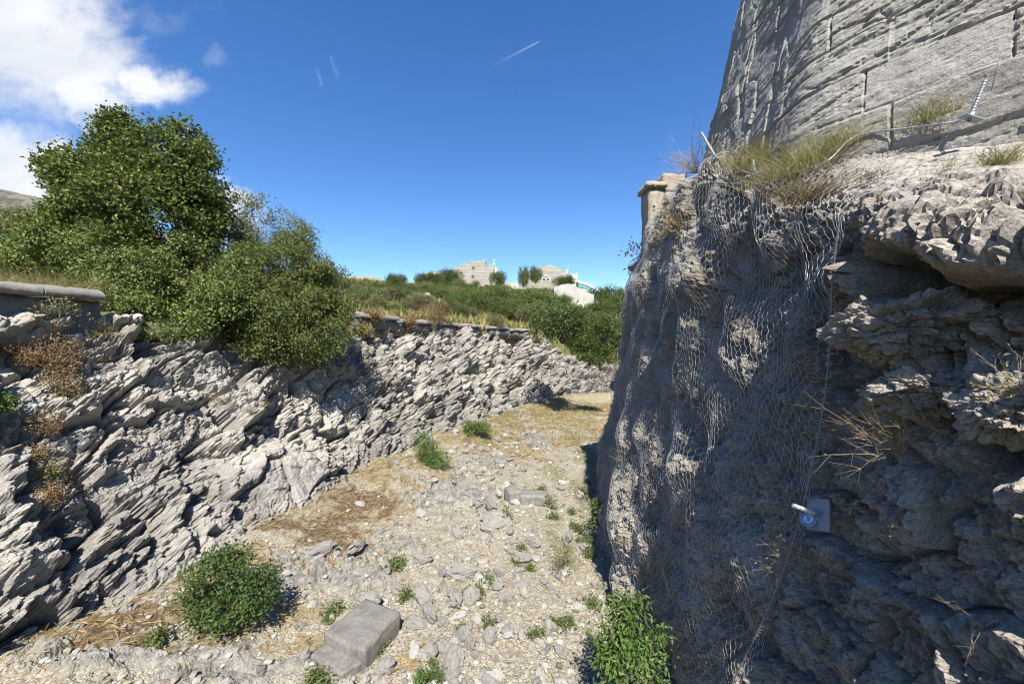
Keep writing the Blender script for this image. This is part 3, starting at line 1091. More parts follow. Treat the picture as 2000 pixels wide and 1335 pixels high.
def plant(name, label, cat, base, lobes, mat, twigs, per, leaf, seed, wood=None, stem_r=0.05, parts=('stem', 'foliage'), n_limb=6, group=None, **kw):
    """a shrub or tree: Empty at its foot > wood, leaves; lobes are given in world space"""
    base = np.asarray(base, float)
    root = empty(name, base)
    tag(root, label, cat, group)
    R = np.random.default_rng(seed + 1)
    lob = np.asarray(lobes, float)
    tips = [base * 0.18 + 0.82 * lob[i % len(lob), :3] + R.normal(size=3) * lob[i % len(lob), 3:] * 0.15 for i in range(n_limb)]
    limbs(base - np.array([0, 0, 0.08]), tips, stem_r, seed).build(parts[0], wood or M['bark'], root, True, loc=base)
    v, f = crown(lobes, twigs, per, leaf, seed, **kw)
    np_mesh(parts[1], v - base, f, mat, root)
    return root


def copy_tree(o, parent=None):
    c = o.copy()
    COL.objects.link(c)
    if parent is not None:
        c.parent = parent
    for ch in o.children:
        copy_tree(ch, c)
    return c


def blades(n, h, spread, seed, width=0.006, droop=0.5, lean=(0, 0, 0), levels=5, jit=0.35, wide=0.9):
    """a tuft of curved grass blades round the origin"""
    R = np.random.default_rng(seed)
    b = np.concatenate([R.normal(size=(n, 2)) * spread * 0.3, np.zeros((n, 1))], 1)
    out = R.normal(size=(n, 3)) * np.array([1, 1, 0.15]) * wide * 0.5
    out[:, :2] += b[:, :2] / (spread + 1e-6) * 0.5
    d0 = unit(out + np.array([0, 0, 1.0]) + np.asarray(lean))
    L = h * (1 - jit + 2 * jit * R.random(n))
    s = np.linspace(0, 1, levels)
    bend = unit(out * np.array([1, 1, 0]) + 1e-6)
    dr = droop * (0.4 + 1.2 * R.random(n))
    pts = b[:, None] + d0[:, None] * (L[:, None] * s)[..., None] + (bend[:, None] * 0.55 - np.array([0, 0, 0.45])) * (dr[:, None] * L[:, None] * s ** 2)[..., None]
    side = unit(np.cross(d0, R.normal(size=(n, 3))))
    wd = width * (0.6 + 0.8 * R.random(n))[:, None] * (1 - s ** 1.5 * 0.93)[None]
    v = np.stack([pts - side[:, None] * wd[..., None], pts + side[:, None] * wd[..., None]], 2).reshape(-1, 3)
    k = np.arange(n)[:, None] * levels * 2 + np.arange(levels - 1)[None] * 2
    f = np.stack([k, k + 1, k + 3, k + 2], -1).reshape(-1, 4)
    return v, f


def tuft(name, label, cat, base, n, h, spread, seed, mat, group=None, **kw):
    v, f = blades(n, h, spread, seed, **kw)
    o = np_mesh(name, v, f, mat)
    o.location = base
    return tag(o, label, cat, group)


def twiggy(name, label, cat, base, n, h, seed, mat, lean=(0, 0, 0.6), spread=0.8, r=0.003, sub=4, leaf=None, leaf_n=0, leaf_len=0.03, curl=0.25):
    """a bundle of thin bare stems, some forked, with or without small leaves"""
    R = np.random.default_rng(seed)
    root = empty(name, base)
    tag(root, label, cat)
    a = Acc()
    lp, ld = [], []
    for i in range(n):
        d = unit(np.asarray(lean) + R.normal(size=3) * spread * 0.5)
        L = h * (0.55 + 0.6 * R.random())
        s = np.linspace(0, 1, 6)
        sdv = R.normal(size=3) * curl
        pts = R.normal(size=3) * h * 0.03 + d * (L * s)[:, None] + (sdv + np.array([0, 0, 0.15])) * (L * s ** 2)[:, None]
        pts[1:] += R.normal(size=(5, 3)) * L * 0.012
        v, f = tube(pts, r * (1.1 - 0.85 * s), 3)
        a.add(v, f)
        for _ in range(sub):
            j = R.integers(2, 5)
            e = unit(d + R.normal(size=3) * 0.55) * L * (0.18 + 0.25 * R.random())
            q = pts[j] + e * np.linspace(0, 1, 4)[:, None] + R.normal(size=(4, 3)) * L * 0.006
            q[0] = pts[j]
            v, f = tube(q, r * 0.55 * np.array([1, 0.8, 0.6, 0.3]), 3)
            a.add(v, f)
            lp.append(q[-1])
            ld.append(e)
        lp.append(pts[-1])
        ld.append(d)
        for j in (3, 4):
            lp.append(pts[j])
            ld.append(d + R.normal(size=3))
    a.build('stem', mat, root)
    if leaf is not None and leaf_n:
        lp, ld = np.array(lp), np.array(ld)
        k = R.integers(0, len(lp), leaf_n)
        c = lp[k] + R.normal(size=(leaf_n, 3)) * h * 0.03
        L = leaf_len * (0.6 + 0.8 * R.random(leaf_n))
        v, f = leaf_cards(c, unit(ld[k]) + R.normal(size=(leaf_n, 3)) * 0.7, R.normal(size=(leaf_n, 3)) + np.array([0, -0.3, 0.8]), L, L * 0.55)
        np_mesh('foliage', v, f, leaf, root)
    return root


M['bark'] = plain_mat('bark', (0.13, 0.10, 0.075), 0.9, var=0.35, scale=20, bs_=0.5)
M['bark_pale'] = plain_mat('pale twig wood', (0.24, 0.175, 0.115), 0.85, var=0.3, scale=30)
M['twig_dry'] = plain_mat('dry twig', (0.33, 0.25, 0.155), 0.85, var=0.35, scale=40)
M['twig_grey'] = plain_mat('grey purple twig', (0.19, 0.18, 0.19), 0.85, var=0.3, scale=40)
M['lf_tree'] = leaf_mat('dark tree leaf', (0.036, 0.060, 0.012), (0.105, 0.135, 0.030), (0.19, 0.16, 0.04), 0.28, cs=0.10)
M['lf_low'] = leaf_mat('bramble leaf', (0.055, 0.09, 0.02), (0.15, 0.19, 0.05), (0.23, 0.22, 0.08), 0.3, cs=0.12)
M['lf_bush'] = leaf_mat('olive bush leaf', (0.045, 0.067, 0.016), (0.12, 0.148, 0.04), (0.21, 0.18, 0.062), 0.3, cs=0.16)
M['lf_grey'] = leaf_mat('grey green leaf', (0.085, 0.105, 0.05), (0.17, 0.19, 0.095), None, 0.3)
M['lf_fresh'] = leaf_mat('fresh green leaf', (0.045, 0.085, 0.016), (0.095, 0.165, 0.038), (0.15, 0.19, 0.06), 0.35, cs=0.15)
M['lf_deep'] = leaf_mat('deep green leaf', (0.028, 0.055, 0.012), (0.07, 0.115, 0.03), None, 0.3)
M['lf_hill'] = leaf_mat('hillside leaf', (0.045, 0.075, 0.018), (0.11, 0.15, 0.04), (0.17, 0.18, 0.06), 0.3, cs=0.15)
M['lf_hill_dark'] = leaf_mat('dark hillside leaf', (0.035, 0.055, 0.016), (0.08, 0.11, 0.032), None, 0.3)
M['lf_scrub'] = leaf_mat('dusty scrub leaf', (0.075, 0.083, 0.036), (0.155, 0.15, 0.07), (0.22, 0.18, 0.085), 0.25, cs=0.25)
M['straw'] = leaf_mat('straw', (0.22, 0.165, 0.08), (0.40, 0.32, 0.17), (0.17, 0.10, 0.05), 0.25, cs=0.2)
M['straw_green'] = leaf_mat('yellowing grass', (0.17, 0.155, 0.055), (0.33, 0.28, 0.115), (0.11, 0.13, 0.04), 0.3, cs=0.25)
M['broom'] = leaf_mat('yellow green broom', (0.14, 0.13, 0.042), (0.30, 0.265, 0.11), (0.36, 0.28, 0.14), 0.3, cs=0.25)
M['rust'] = leaf_mat('rusty dry leaf', (0.085, 0.05, 0.024), (0.19, 0.12, 0.06), (0.22, 0.17, 0.09), 0.2, cs=0.3)
M['rust_red'] = leaf_mat('reddish dry leaf', (0.11, 0.05, 0.026), (0.19, 0.105, 0.052), (0.22, 0.2, 0.07), 0.2, cs=0.2)
M['weed'] = leaf_mat('weed leaf', (0.05, 0.085, 0.02), (0.115, 0.16, 0.045), (0.18, 0.18, 0.065), 0.35, cs=0.2)


def px(u, v, Y, ru, rv, rd=None):
    """a lobe centred where the photo shows u, v, radii in photo pixels at that depth"""
    c = P(u, v, Y)
    k = Y / F_PX
    return (c[0], c[1], c[2], ru * k, rd if rd else (ru + rv) * 0.5 * k, rv * k)


# ------------------------------------------------------------------ trees and bushes on the left rim
tree_base = np.array((-9.9, 12.9, hill_z(-9.9, 12.9)))
plant('tree', 'tall dark green tree with a ragged two-peaked crown behind the stone parapet', 'tree', tree_base,
      [px(243, 290, 13, 46, 60), px(340, 330, 13, 76, 74), px(215, 375, 12.8, 84, 78), px(300, 420, 12.6, 118, 96), px(150, 400, 13.2, 36, 52),
       px(385, 400, 13, 52, 66), px(160, 470, 12.6, 90, 55), px(238, 250, 13, 26, 28), px(362, 280, 13, 34, 36), px(392, 345, 13, 36, 42), px(125, 330, 13, 34, 34)],
      M['lf_tree'], 5600, 9, 0.125, 101, aspect=0.62, twig_r=0.2, gap=0.06, gs=1.7, stem_r=0.13, parts=('trunk', 'crown'), n_limb=10)
b = np.array((-11.6, 12.0, hill_z(-11.6, 12.0)))
plant('bush', 'wide low dark bramble bush below the tall tree, over the parapet end', 'bush', b,
      [px(300, 540, 12.0, 110, 62), px(390, 520, 12.3, 80, 70), px(230, 500, 12.3, 100, 60), px(330, 610, 11.6, 90, 42), px(420, 590, 11.9, 80, 60), px(190, 560, 11.8, 70, 30), px(262, 592, 10.9, 52, 26), px(345, 630, 10.9, 60, 28), px(235, 565, 11.2, 60, 28)],
      M['lf_low'], 5600, 9, 0.09, 102, aspect=0.6, twig_r=0.16, gap=0.12, gs=1.8, stem_r=0.05)
b = hit(585, 660)
plant('bush', 'big olive green bush hanging over the edge of the sunlit rock face', 'bush', (b[0], b[1] + 0.2, b[2] + 0.1),
      [px(540, 580, 13.4, 130, 95), px(590, 620, 13.0, 95, 85), px(480, 620, 13.0, 90, 72), px(560, 520, 13.6, 90, 62), px(620, 560, 13.8, 60, 60), px(490, 540, 13.5, 70, 60),
       px(550, 670, 12.6, 90, 36), px(430, 560, 13.0, 60, 60), px(655, 600, 13.6, 36, 45), px(440, 640, 12.8, 60, 40), px(612, 672, 12.8, 60, 36), px(585, 470, 13.8, 40, 30)],
      M['lf_bush'], 8800, 9, 0.085, 103, aspect=0.5, twig_r=0.15, gap=0.1, gs=2.0, stem_r=0.06, n_limb=9)
b = np.array((-8.6, 15.5, hill_z(-8.6, 15.5)))
plant('sapling', 'thin greyish sapling standing between the tall tree and the olive bush', 'sapling', b,
      [px(490, 470, 14.6, 55, 50), px(505, 455, 15, 55, 48), px(560, 440, 15, 42, 30), px(460, 440, 15, 40, 46), px(530, 490, 15, 75, 40), px(508, 395, 15, 14, 14), px(582, 425, 15, 18, 18), px(475, 395, 15, 18, 20)],
      M['lf_grey'], 1500, 8, 0.085, 104, aspect=0.5, twig_r=0.17, gap=0.15, gs=2.0, stem_r=0.04, parts=('trunk', 'crown'), n_limb=12)
for i, (u, v, Y, ru, rv, lab, mt) in enumerate([
        (40, 470, 15.5, 95, 50, 'olive shrub at the left end behind the yellow grass', 'lf_bush'),
        (95, 500, 13.5, 60, 40, 'small dark shrub between the yellow grass and the tall tree', 'lf_low'),
        (-70, 460, 14.5, 90, 60, 'olive shrub at the far left beyond the parapet', 'lf_bush'),
        (20, 430, 24, 70, 22, 'pale green bush on the slope below the far mountain', 'lf_scrub'),
        (110, 440, 19, 55, 30, 'bush half hidden behind the left side of the tall tree', 'lf_scrub')]):
    c = P(u, v, Y)
    gz = hill_z(c[0], c[1])
    plant('shrub', lab, 'shrub', (c[0], c[1], gz), [px(u, v, Y, ru, rv), px(u - ru * 0.5, v + rv * 0.45, Y, ru * 0.7, rv * 0.7), px(u + ru * 0.55, v + rv * 0.4, Y - 0.3, ru * 0.6, rv * 0.7)],
          M[mt], 1000, 9, 0.1, 110 + i, twig_r=0.17, gap=0.3, gs=1.6, stem_r=0.05)

# tall yellow grass behind the parapet
k = 0
for i in range(46):
    u = -40 + 265 * ((i * 0.618) % 1.0)
    R_ = random.Random(i)
    Y = 8.6 + 2.6 * R_.random()
    c = P(u, 540, Y + max(0, u) * 0.006)
    c = np.array((c[0] - 0.5, c[1] + 0.3, 0))
    c[2] = hill_z(c[0], c[1])
    tuft('grass_tuft', 'tuft of tall yellow dry grass behind the parapet left of the tall tree', 'grass tuft', c, 110, 1.2, 0.35, 300 + i, M['straw'] if i % 3 else M['straw_green'],
         'dry grass tufts behind the parapet', width=0.006, droop=0.55)

# ------------------------------------------------------------------ plants on the left face
for u, v, nm, lab, mt, ru, rv, n, lf in [
        (112, 615, 'shrub', 'upright leafy shrub growing in front of the old mortar wall', 'lf_scrub', 32, 36, 130, 0.045),
        (290, 640, 'shrub', 'low feathery green shrub on the rock edge under the bramble bush', 'lf_grey', 75, 20, 260, 0.04),
        (180, 640, 'shrub', 'yellowish straggling shrub beside the end of the mortar wall', 'lf_scrub', 50, 22, 150, 0.04),
        (110, 690, 'dry_bramble', 'brown dry bramble filling the gully in the left rock face', 'rust', 42, 40, 330, 0.045),
        (120, 745, 'dry_bramble', 'lower brown dry bramble at the bottom of the gully', 'rust', 34, 34, 220, 0.045),
        (40, 690, 'dry_bramble', 'thin reddish bramble left of the gully', 'rust_red', 50, 18, 150, 0.04),
        (90, 822, 'dry_shrub', 'rusty brown dry shrub on the rock below the gully', 'rust', 26, 24, 150, 0.035),
        (72, 880, 'dry_shrub', 'small ochre dry shrub at the left edge, above two others', 'rust', 20, 16, 80, 0.035),
        (88, 915, 'dry_shrub', 'ochre dry shrub at the left edge, between two others', 'straw_green', 26, 22, 120, 0.035),
        (98, 958, 'dry_shrub', 'reddish brown dry shrub at the left edge, lowest of three', 'rust_red', 26, 20, 120, 0.035),
        (8, 782, 'shrub', 'bright green sprig at the left edge of the rock face', 'lf_fresh', 20, 16, 60, 0.05),
        (600, 700, 'dry_bramble', 'brown dry growth hanging below the olive bush', 'rust', 40, 16, 130, 0.045),
        (432, 778, 'dry_shrub', 'tiny rusty plant on a ledge, left of the straw tuft', 'rust', 22, 10, 60, 0.03)]:
    b = hit(u, v + rv * 0.5)
    Y = b[1]
    plant(nm, lab, nm.split('_')[-1], b, [px(u, v, Y - 0.12, ru, rv), px(u + ru * 0.4, v + rv * 0.5, Y - 0.12, ru * 0.6, rv * 0.6)], M[mt], n, 7, lf, int(u * 7 + v),
          wood=M['twig_dry'], stem_r=0.012, twig_r=0.07, gap=0.5, shell=0.2, n_limb=9)
for u, v, n, h, lab, mt in [(207, 706, 70, 0.20, 'small olive grass tuft on the smooth slab under the parapet', 'straw_green'),
                            (492, 806, 80, 0.26, 'small straw tuft on a ledge of the rock face below the olive bush', 'straw'),
                            (512, 790, 40, 0.22, 'thin yellow green tuft beside the straw tuft on the ledge', 'broom'),
                            (140, 690, 60, 0.3, 'dry grass tuft on top of the gully bramble', 'straw'),
                            (330, 655, 70, 0.3, 'green grassy tuft at the edge under the bramble bush', 'straw_green')]:
    tuft('grass_tuft', lab, 'grass tuft', hit(u, v), n, h, 0.12, int(u + v), M[mt], width=0.004, droop=0.6, lean=(0.2, -0.3, 0))

# ------------------------------------------------------------------ bushes and weeds on the moat floor
b = hit(445, 1205)
plant('bush', 'rounded deep green bush on the moat floor at the foot of the left rock face', 'bush', b,
      [px(450, 1150, b[1], 78, 62), px(410, 1125, b[1], 48, 42), px(490, 1160, b[1] - 0.1, 48, 44), px(445, 1185, b[1] - 0.2, 62, 34), px(440, 1105, b[1], 46, 34), px(382, 1100, b[1] + 0.1, 26, 14)],
      M['lf_deep'], 780, 9, 0.055, 120, aspect=0.62, twig_r=0.09, gap=0.4, gs=4.0, stem_r=0.02)
b = hit(838, 1330)
plant('bush', 'small fresh green bush at the bottom of the path right of the hewn block', 'bush', b,
      [px(838, 1312, b[1], 26, 22), px(850, 1328, b[1], 22, 16), px(822, 1330, b[1], 18, 14)], M['lf_fresh'], 190, 8, 0.028, 121, twig_r=0.05, gap=0.5, gs=6, stem_r=0.008)
b = hit(850, 905)
plant('bush', 'bright green bush leaning up the foot of the left rock face half way along', 'bush', b,
      [px(825, 862, b[1], 18, 16), px(840, 882, b[1], 24, 16), px(856, 898, b[1] - 0.2, 26, 14)], M['lf_fresh'], 330, 8, 0.07, 122, twig_r=0.13, gap=0.5, gs=2.5, stem_r=0.02)
b = hit(930, 848)
plant('bush', 'dull green bush at the foot of the left rock face farther along', 'bush', b,
      [px(922, 838, b[1], 16, 12), px(942, 836, b[1], 14, 10)], M['lf_hill'], 240, 8, 0.085, 123, twig_r=0.15, gap=0.5, gs=2.0, stem_r=0.02)
b = hit(1095, 1120)
plant('weed', 'wispy pale green weed with thin stalks on the path beside the right rock face', 'weed', b,
      [px(1095, 1095, b[1], 20, 32), px(1108, 1075, b[1], 16, 20)], M['lf_scrub'], 110, 6, 0.035, 124, twig_r=0.1, gap=0.6, gs=4, stem_r=0.006, shell=0.1, n_limb=12)
weed_protos = []
for i in range(3):
    lobes = [(0, 0, 0.09, 0.13, 0.12, 0.10), (0.08, 0.05, 0.06, 0.09, 0.09, 0.06), (-0.07, 0.02, 0.07, 0.08, 0.09, 0.07)]
    v, f = crown(lobes, 36 + 12 * i, 6, 0.04, 130 + i, twig_r=0.05, gap=0.6, shell=0.2)
    weed_protos.append((v, f))
first = {}
R_ = random.Random(5)
wl = [(955, 1140), (1100, 1215), (775, 1108), (955, 1223), (640, 1212), (310, 1255), (1022, 1070), (700, 1225 - 20), (795, 1165), (1085, 1010), (1060, 960), (1120, 1000), (820, 1170), (1145, 1055), (1155, 1085),
      (1160, 1180), (1050, 1240), (1010, 1095), (1075, 985), (740, 1260), (620, 1330), (905, 1230), (1130, 1030), (1040, 1110), (655, 1195), (990, 1010), (930, 1160), (1150, 940), (1165, 1000), (1158, 1030), (1140, 960)]
for i, (u, v) in enumerate(wl):
    k = i % 3
    b = hit(u, v)
    sc = (0.7 + 0.6 * R_.random()) * (1.0 if v > 1050 else 1.3)
    if k not in first:
        o = np_mesh('weed', *weed_protos[k], M['weed'])
        first[k] = o
    else:
        o = first[k].copy()
        COL.objects.link(o)
    o.location = b
    o.scale = (sc * (0.8 + 0.5 * R_.random()), sc, sc * (0.8 + 0.6 * R_.random()))
    o.rotation_euler = (0, 0, R_.random() * 6.28)
    tag(o, 'small green weed growing between the stones of the moat floor', 'weed', 'weeds on the moat floor')

# shrub at the bottom right, against the shaded face
b = np.array((1.62, 5.05, floor_z(1.62, 5.05)))
plant('shrub', 'bright green leafy shrub at the bottom against the foot of the shaded rock face', 'shrub', b,
      [px(1232, 1185, 4.9, 36, 34), px(1250, 1250, 4.8, 44, 50), px(1185, 1255, 4.9, 42, 28), px(1225, 1300, 4.7, 46, 30), px(1275, 1215, 4.8, 26, 26), px(1212, 1225, 4.9, 38, 26), px(1275, 1330, 4.7, 24, 24), px(1195, 1290, 4.8, 34, 22), px(1228, 1360, 4.8, 50, 30)],
      M['lf_fresh'], 330, 9, 0.072, 125, aspect=0.42, twig_r=0.10, gap=-0.03, gs=5.0, wood=M['bark_pale'], stem_r=0.018, n_limb=9, droop=0.5, shell=0.35)

# ------------------------------------------------------------------ plants on the right face and its ledge
for i, (u, v, n, h, sp, w_, mt, lean, lab) in enumerate([
        (1475, 322, 700, 0.34, 0.5, 0.0022, 'broom', (-0.25, -0.3, 0.2), 'dense yellow green broom tuft on the rim, left of the longer trailing one'),
        (1540, 350, 700, 0.34, 0.55, 0.002, 'broom', (-0.3, -0.35, 0.1), 'yellow green broom trailing over the netted rim'),
        (1590, 318, 650, 0.28, 0.5, 0.002, 'broom', (-0.3, -0.3, 0.1), 'yellow green broom at the foot of the tower in the middle of the row'),
        (1640, 290, 450, 0.2, 0.45, 0.0018, 'broom', (-0.3, -0.3, 0.2), 'low yellow broom against the foot of the tower, right end of the row'),
        (1815, 238, 300, 0.22, 0.30, 0.002, 'straw_green', (0.1, -0.2, 0.5), 'fine yellow tuft at the foot of the tower beside the steel post'),
        (1955, 318, 220, 0.16, 0.16, 0.002, 'straw_green', (-0.2, -0.4, 0.3), 'golden grass tuft round the ring bolt'),
        (1845, 330, 50, 0.09, 0.06, 0.0015, 'straw', (-0.2, -0.4, 0.4), 'small dry tuft in a crack of the bright ledge'),
        (1570, 395, 420, 0.34, 0.35, 0.0018, 'rust', (-0.3, -0.5, -0.3), 'brown dry growth hanging under the trailing broom'),
        (1288, 1115, 70, 0.22, 0.12, 0.002, 'broom', (-0.8, -0.4, 0.2), 'thin green tuft growing through the net low on the shaded face'),
        (1215, 1060, 50, 0.22, 0.1, 0.003, 'broom', (-0.8, -0.4, 0.2), 'pale tuft on the lit bulge at the foot of the shaded face'),
        (1215, 905, 40, 0.3, 0.1, 0.003, 'broom', (-0.8, -0.4, 0.2), 'thin green tuft high on the netted face near its far edge'),
        (1700, 350, 90, 0.10, 0.2, 0.002, 'rust', (-0.3, -0.4, 0.2), 'brown dry tuft beside the edge cable of the net')]):
    b = hit(u, v)
    tuft('grass_tuft', lab, 'grass tuft', b, n, h, sp, 400 + i, M[mt], width=w_, droop=0.5, lean=lean, wide=1.1)
b = hit(1356, 335)
twiggy('dry_shrub', 'grey purple dry shrub on the skyline below the left edge of the tower', 'shrub', b, 60, 0.55, 420, M['twig_grey'], lean=(-0.5, -0.1, 0.5), spread=0.9, r=0.004, sub=6)
b = hit(1318, 445)
twiggy('shrub', 'brownish shrub clinging to the rim just right of the stone gatepost', 'shrub', b, 40, 0.42, 421, M['twig_dry'], lean=(-0.2, -0.4, 0.4), spread=1.2, r=0.004, sub=5, leaf=M['lf_scrub'], leaf_n=260, leaf_len=0.06)
b = hit(1250, 500)
twiggy('sprig', 'leafy green sprig on the skyline at the far edge of the shaded face', 'sprig', b, 14, 0.55, 422, M['bark'], lean=(-0.8, -0.2, 0.4), spread=0.9, r=0.004, sub=4, leaf=M['lf_bush'], leaf_n=90, leaf_len=0.09)


# ------------------------------------------------------------------ parapet and coping stones on the left rim
RU = CX + RIM[:, 0] / np.maximum(RIM[:, 1], 0.5) * F_PX
RVALID = RIM[:, 1] > 2


rimc = catmull(LEFT, np.linspace(0, len(LEFT) - 1.01, 900))[:, 3:6]
rimc_u = CX + rimc[:, 0] / np.maximum(rimc[:, 1], 0.5) * F_PX


def rim_at(u):
    k = np.argmin(np.abs(rimc_u - u) + np.where(rimc[:, 1] > 2, 0, 1e6))
    return rimc[k]


def beam(path, prof, seed, rough=0.015, cut=18):
    """a weathered stone beam: profile (offset, height) swept along a path of ground points, ends closed"""
    path = np.asarray(path, float)
    t_ = np.linspace(0, len(path) - 1, cut)
    i = np.clip(t_.astype(int), 0, len(path) - 2)
    pth = path[i] + (path[i + 1] - path[i]) * (t_ - i)[:, None]
    tan = unit(np.gradient(pth, axis=0) * np.array([1, 1, 0]))
    side = np.stack([tan[:, 1], -tan[:, 0], np.zeros(len(tan))], 1)
    prof = np.asarray(prof, float)
    v = pth[:, None] + side[:, None] * prof[None, :, :1] + np.array([0, 0, 1.0]) * prof[None, :, 1:]
    V = v.reshape(-1, 3)
    V = V + np.stack([vnoise(V * 6, seed + j) for j in range(3)], 1) * rough + np.stack([vnoise(V * 1.9, seed + 9 + j) for j in range(3)], 1) * rough * 1.6
    m_ = len(prof)
    f = []
    for a in range(cut - 1):
        for k in range(m_):
            k2 = (k + 1) % m_
            f.append((a * m_ + k, (a + 1) * m_ + k, (a + 1) * m_ + k2, a * m_ + k2))
    acc = Acc()
    acc.add(V, np.array(f))
    c0, c1 = V[:m_], V[-m_:]
    for ring_, fl in ((c0, 1), (c1, 0)):
        cc = np.concatenate([ring_, ring_.mean(0)[None]])
        acc.add(cc, np.array([((k, (k + 1) % m_, m_) if fl else ((k + 1) % m_, k, m_)) for k in range(m_)]))
    return acc


round_prof = [(0.20, 0.0), (0.235, 0.07), (0.225, 0.14), (0.17, 0.205), (0.08, 0.245), (-0.04, 0.255), (-0.16, 0.235), (-0.25, 0.17), (-0.27, 0.06), (-0.25, 0.0)]
wroot = empty('parapet_wall', (-10.7, 8.0, CZ + 0.3))
tag(wroot, 'low old mortared parapet wall with rounded coping on the near left rim', 'wall')
lw = np.array((-10.7, 8.0, CZ + 0.3))
a0, a1_ = np.array((-11.75, 4.6, 0)), np.array((-10.30, 9.6, 0))
cuts = [0, 0.30, 0.62, 0.80, 1.0]
for i in range(4):
    p0 = a0 + (a1_ - a0) * (cuts[i] + 0.003)
    p1_ = a0 + (a1_ - a0) * (cuts[i + 1] - 0.003)
    z0 = CZ + 1.03 + 0.012 * (i % 2)
    beam([p0 + (0, 0, z0), (p0 + p1_) / 2 + (0, 0, z0), p1_ + (0, 0, z0)], round_prof, 500 + i * 20, 0.014, 26).build('coping_stone', M['coping'], wroot, True, loc=lw)
nn = np.array((a1_ - a0))
fc = [a0 + (a1_ - a0) * s for s in np.linspace(0, 1, 5)]
wall_prof = [(0.10, -1.6), (0.12, -0.8), (0.10, 0.0), (-0.2, 0.0), (-0.2, -1.6)]
beam([q + (0, 0, CZ + 1.03) for q in fc], [(0.0, -1.5)] + [(-0.03, -1.5 + 0.149 * j) for j in range(1, 11)] + [(-0.24, -0.012), (-0.24, -1.5)], 590, 0.03, 60).build('wall_face', M['render_wall'], wroot, True, loc=lw)

slab_prof = [(0.24, 0.0), (0.26, 0.06), (0.24, 0.17), (0.12, 0.22), (-0.12, 0.23), (-0.26, 0.19), (-0.28, 0.0)]
for i, (u0, u1, zt_, lab) in enumerate([
        (690, 772, 1.08, 'long grey coping stone right of the olive bush, first of the row on the rim'),
        (777, 836, 1.02, 'cracked brown-stained coping stone on the rim beside the dry bush'),
        (846, 890, 1.03, 'coping stone over a dark gap on the far rim, left half of a pair'),
        (892, 936, 1.00, 'coping stone over a dark gap on the far rim, right half of a pair'),
        (946, 990, 0.95, 'short coping stone before the trees on the far rim'),
        (994, 1030, 0.86, 'last small coping stone, half buried in grass on the far rim')]):
    pp = [rim_at(u) for u in np.linspace(u0, u1, 5)]
    pp = [np.array((q[0], q[1], CZ + zt_ - 0.012 * j * 0)) for j, q in enumerate(pp)]
    c = pp[2].copy()
    o = beam(pp, slab_prof, 620 + i * 15, 0.03, 20).build('coping_stone', M['coping'], None, True, loc=c)
    o.location = c
    tag(o, lab, 'coping stone')
    # the rubble course the stone lies on
    o = beam([q - np.array((0, 0, 0.5)) for q in pp], [(0.12, 0.0), (0.14, 0.25), (0.1, 0.49), (-0.2, 0.49), (-0.2, 0)], 720 + i * 15, 0.05, 20).build('rubble_course', M['render_wall'], None, True, loc=c)
    o.location = c
    tag(o, 'rubble course under the ' + ' '.join(lab.replace(',', '').split()[:12]), 'masonry')

# dry bushes on the far rim
for i, (u, v, ru, rv, mt, lab) in enumerate([(838, 618, 34, 24, 'rust', 'brown dry bush growing over the gap between the coping stones'),
                                             (790, 628, 22, 10, 'rust_red', 'reddish dry growth under the cracked coping stone'),
                                             (722, 618, 26, 8, 'rust_red', 'reddish dry growth under the long grey coping stone'),
                                             (1035, 645, 24, 10, 'straw_green', 'yellowing bush at the end of the coping row'),
                                             (700, 640, 24, 12, 'straw_green', 'olive dry tuft between the olive bush and the bright rock face'),
                                             (965, 622, 20, 10, 'lf_scrub', 'dusty low bush behind the far coping stones'),
                                             (860, 600, 18, 18, 'rust', 'tall brown seed-stalk bush behind the coping stones')]):
    q = rim_at(u)
    plant('dry_bush', lab, 'bush', (q[0], q[1], q[2] + CZ + 0.2), [px(u, v, q[1], ru, rv), px(u + ru * 0.5, v + 3, q[1], ru * 0.6, rv * 0.7)], M[mt], 260, 7, 0.085, 800 + i,
          wood=M['twig_dry'], stem_r=0.012, twig_r=0.14, gap=0.5, shell=0.2, gs=3)

# ------------------------------------------------------------------ hillside scrub
protos = []
specs = [('lf_hill', 0.19, 800), ('lf_hill_dark', 0.19, 800), ('lf_scrub', 0.18, 500), ('lf_hill', 0.16, 1000)]
for i, (mt, lf, n) in enumerate(specs):
    Rl = np.random.default_rng(900 + i)
    lob = [(*(Rl.normal(size=2) * 0.42), 0.62 + 0.28 * Rl.random(), *(0.42 + 0.3 * Rl.random(2)), 0.40 + 0.25 * Rl.random()) for _ in range(8)]
    lob.append((0, 0, 0.35, 0.8, 0.8, 0.35))
    root = empty('shrub', (0, 0, -100))
    limbs((0, 0, -0.15), [l[:3] for l in lob[:6]], 0.06, 910 + i).build('stem', M['bark'], root)
    v, f = crown(lob, n, 7, lf * 0.55, 920 + i, twig_r=0.16, gap=0.3, gs=2.6, shell=0.45)
    np_mesh('foliage', v, f, M[mt], root)
    protos.append([root, False])


def put_shrub(kind, loc, r, h, label, group, cat='shrub', name=None):
    pr_ = protos[kind]
    o = pr_[0] if not pr_[1] else copy_tree(pr_[0])
    pr_[1] = True
    o.location = loc
    o.scale = (r, r, h)
    o.rotation_euler = (0, 0, random.random() * 6.28)
    if name:
        o.name = name
    return tag(o, label, cat, group)


random.seed(7)
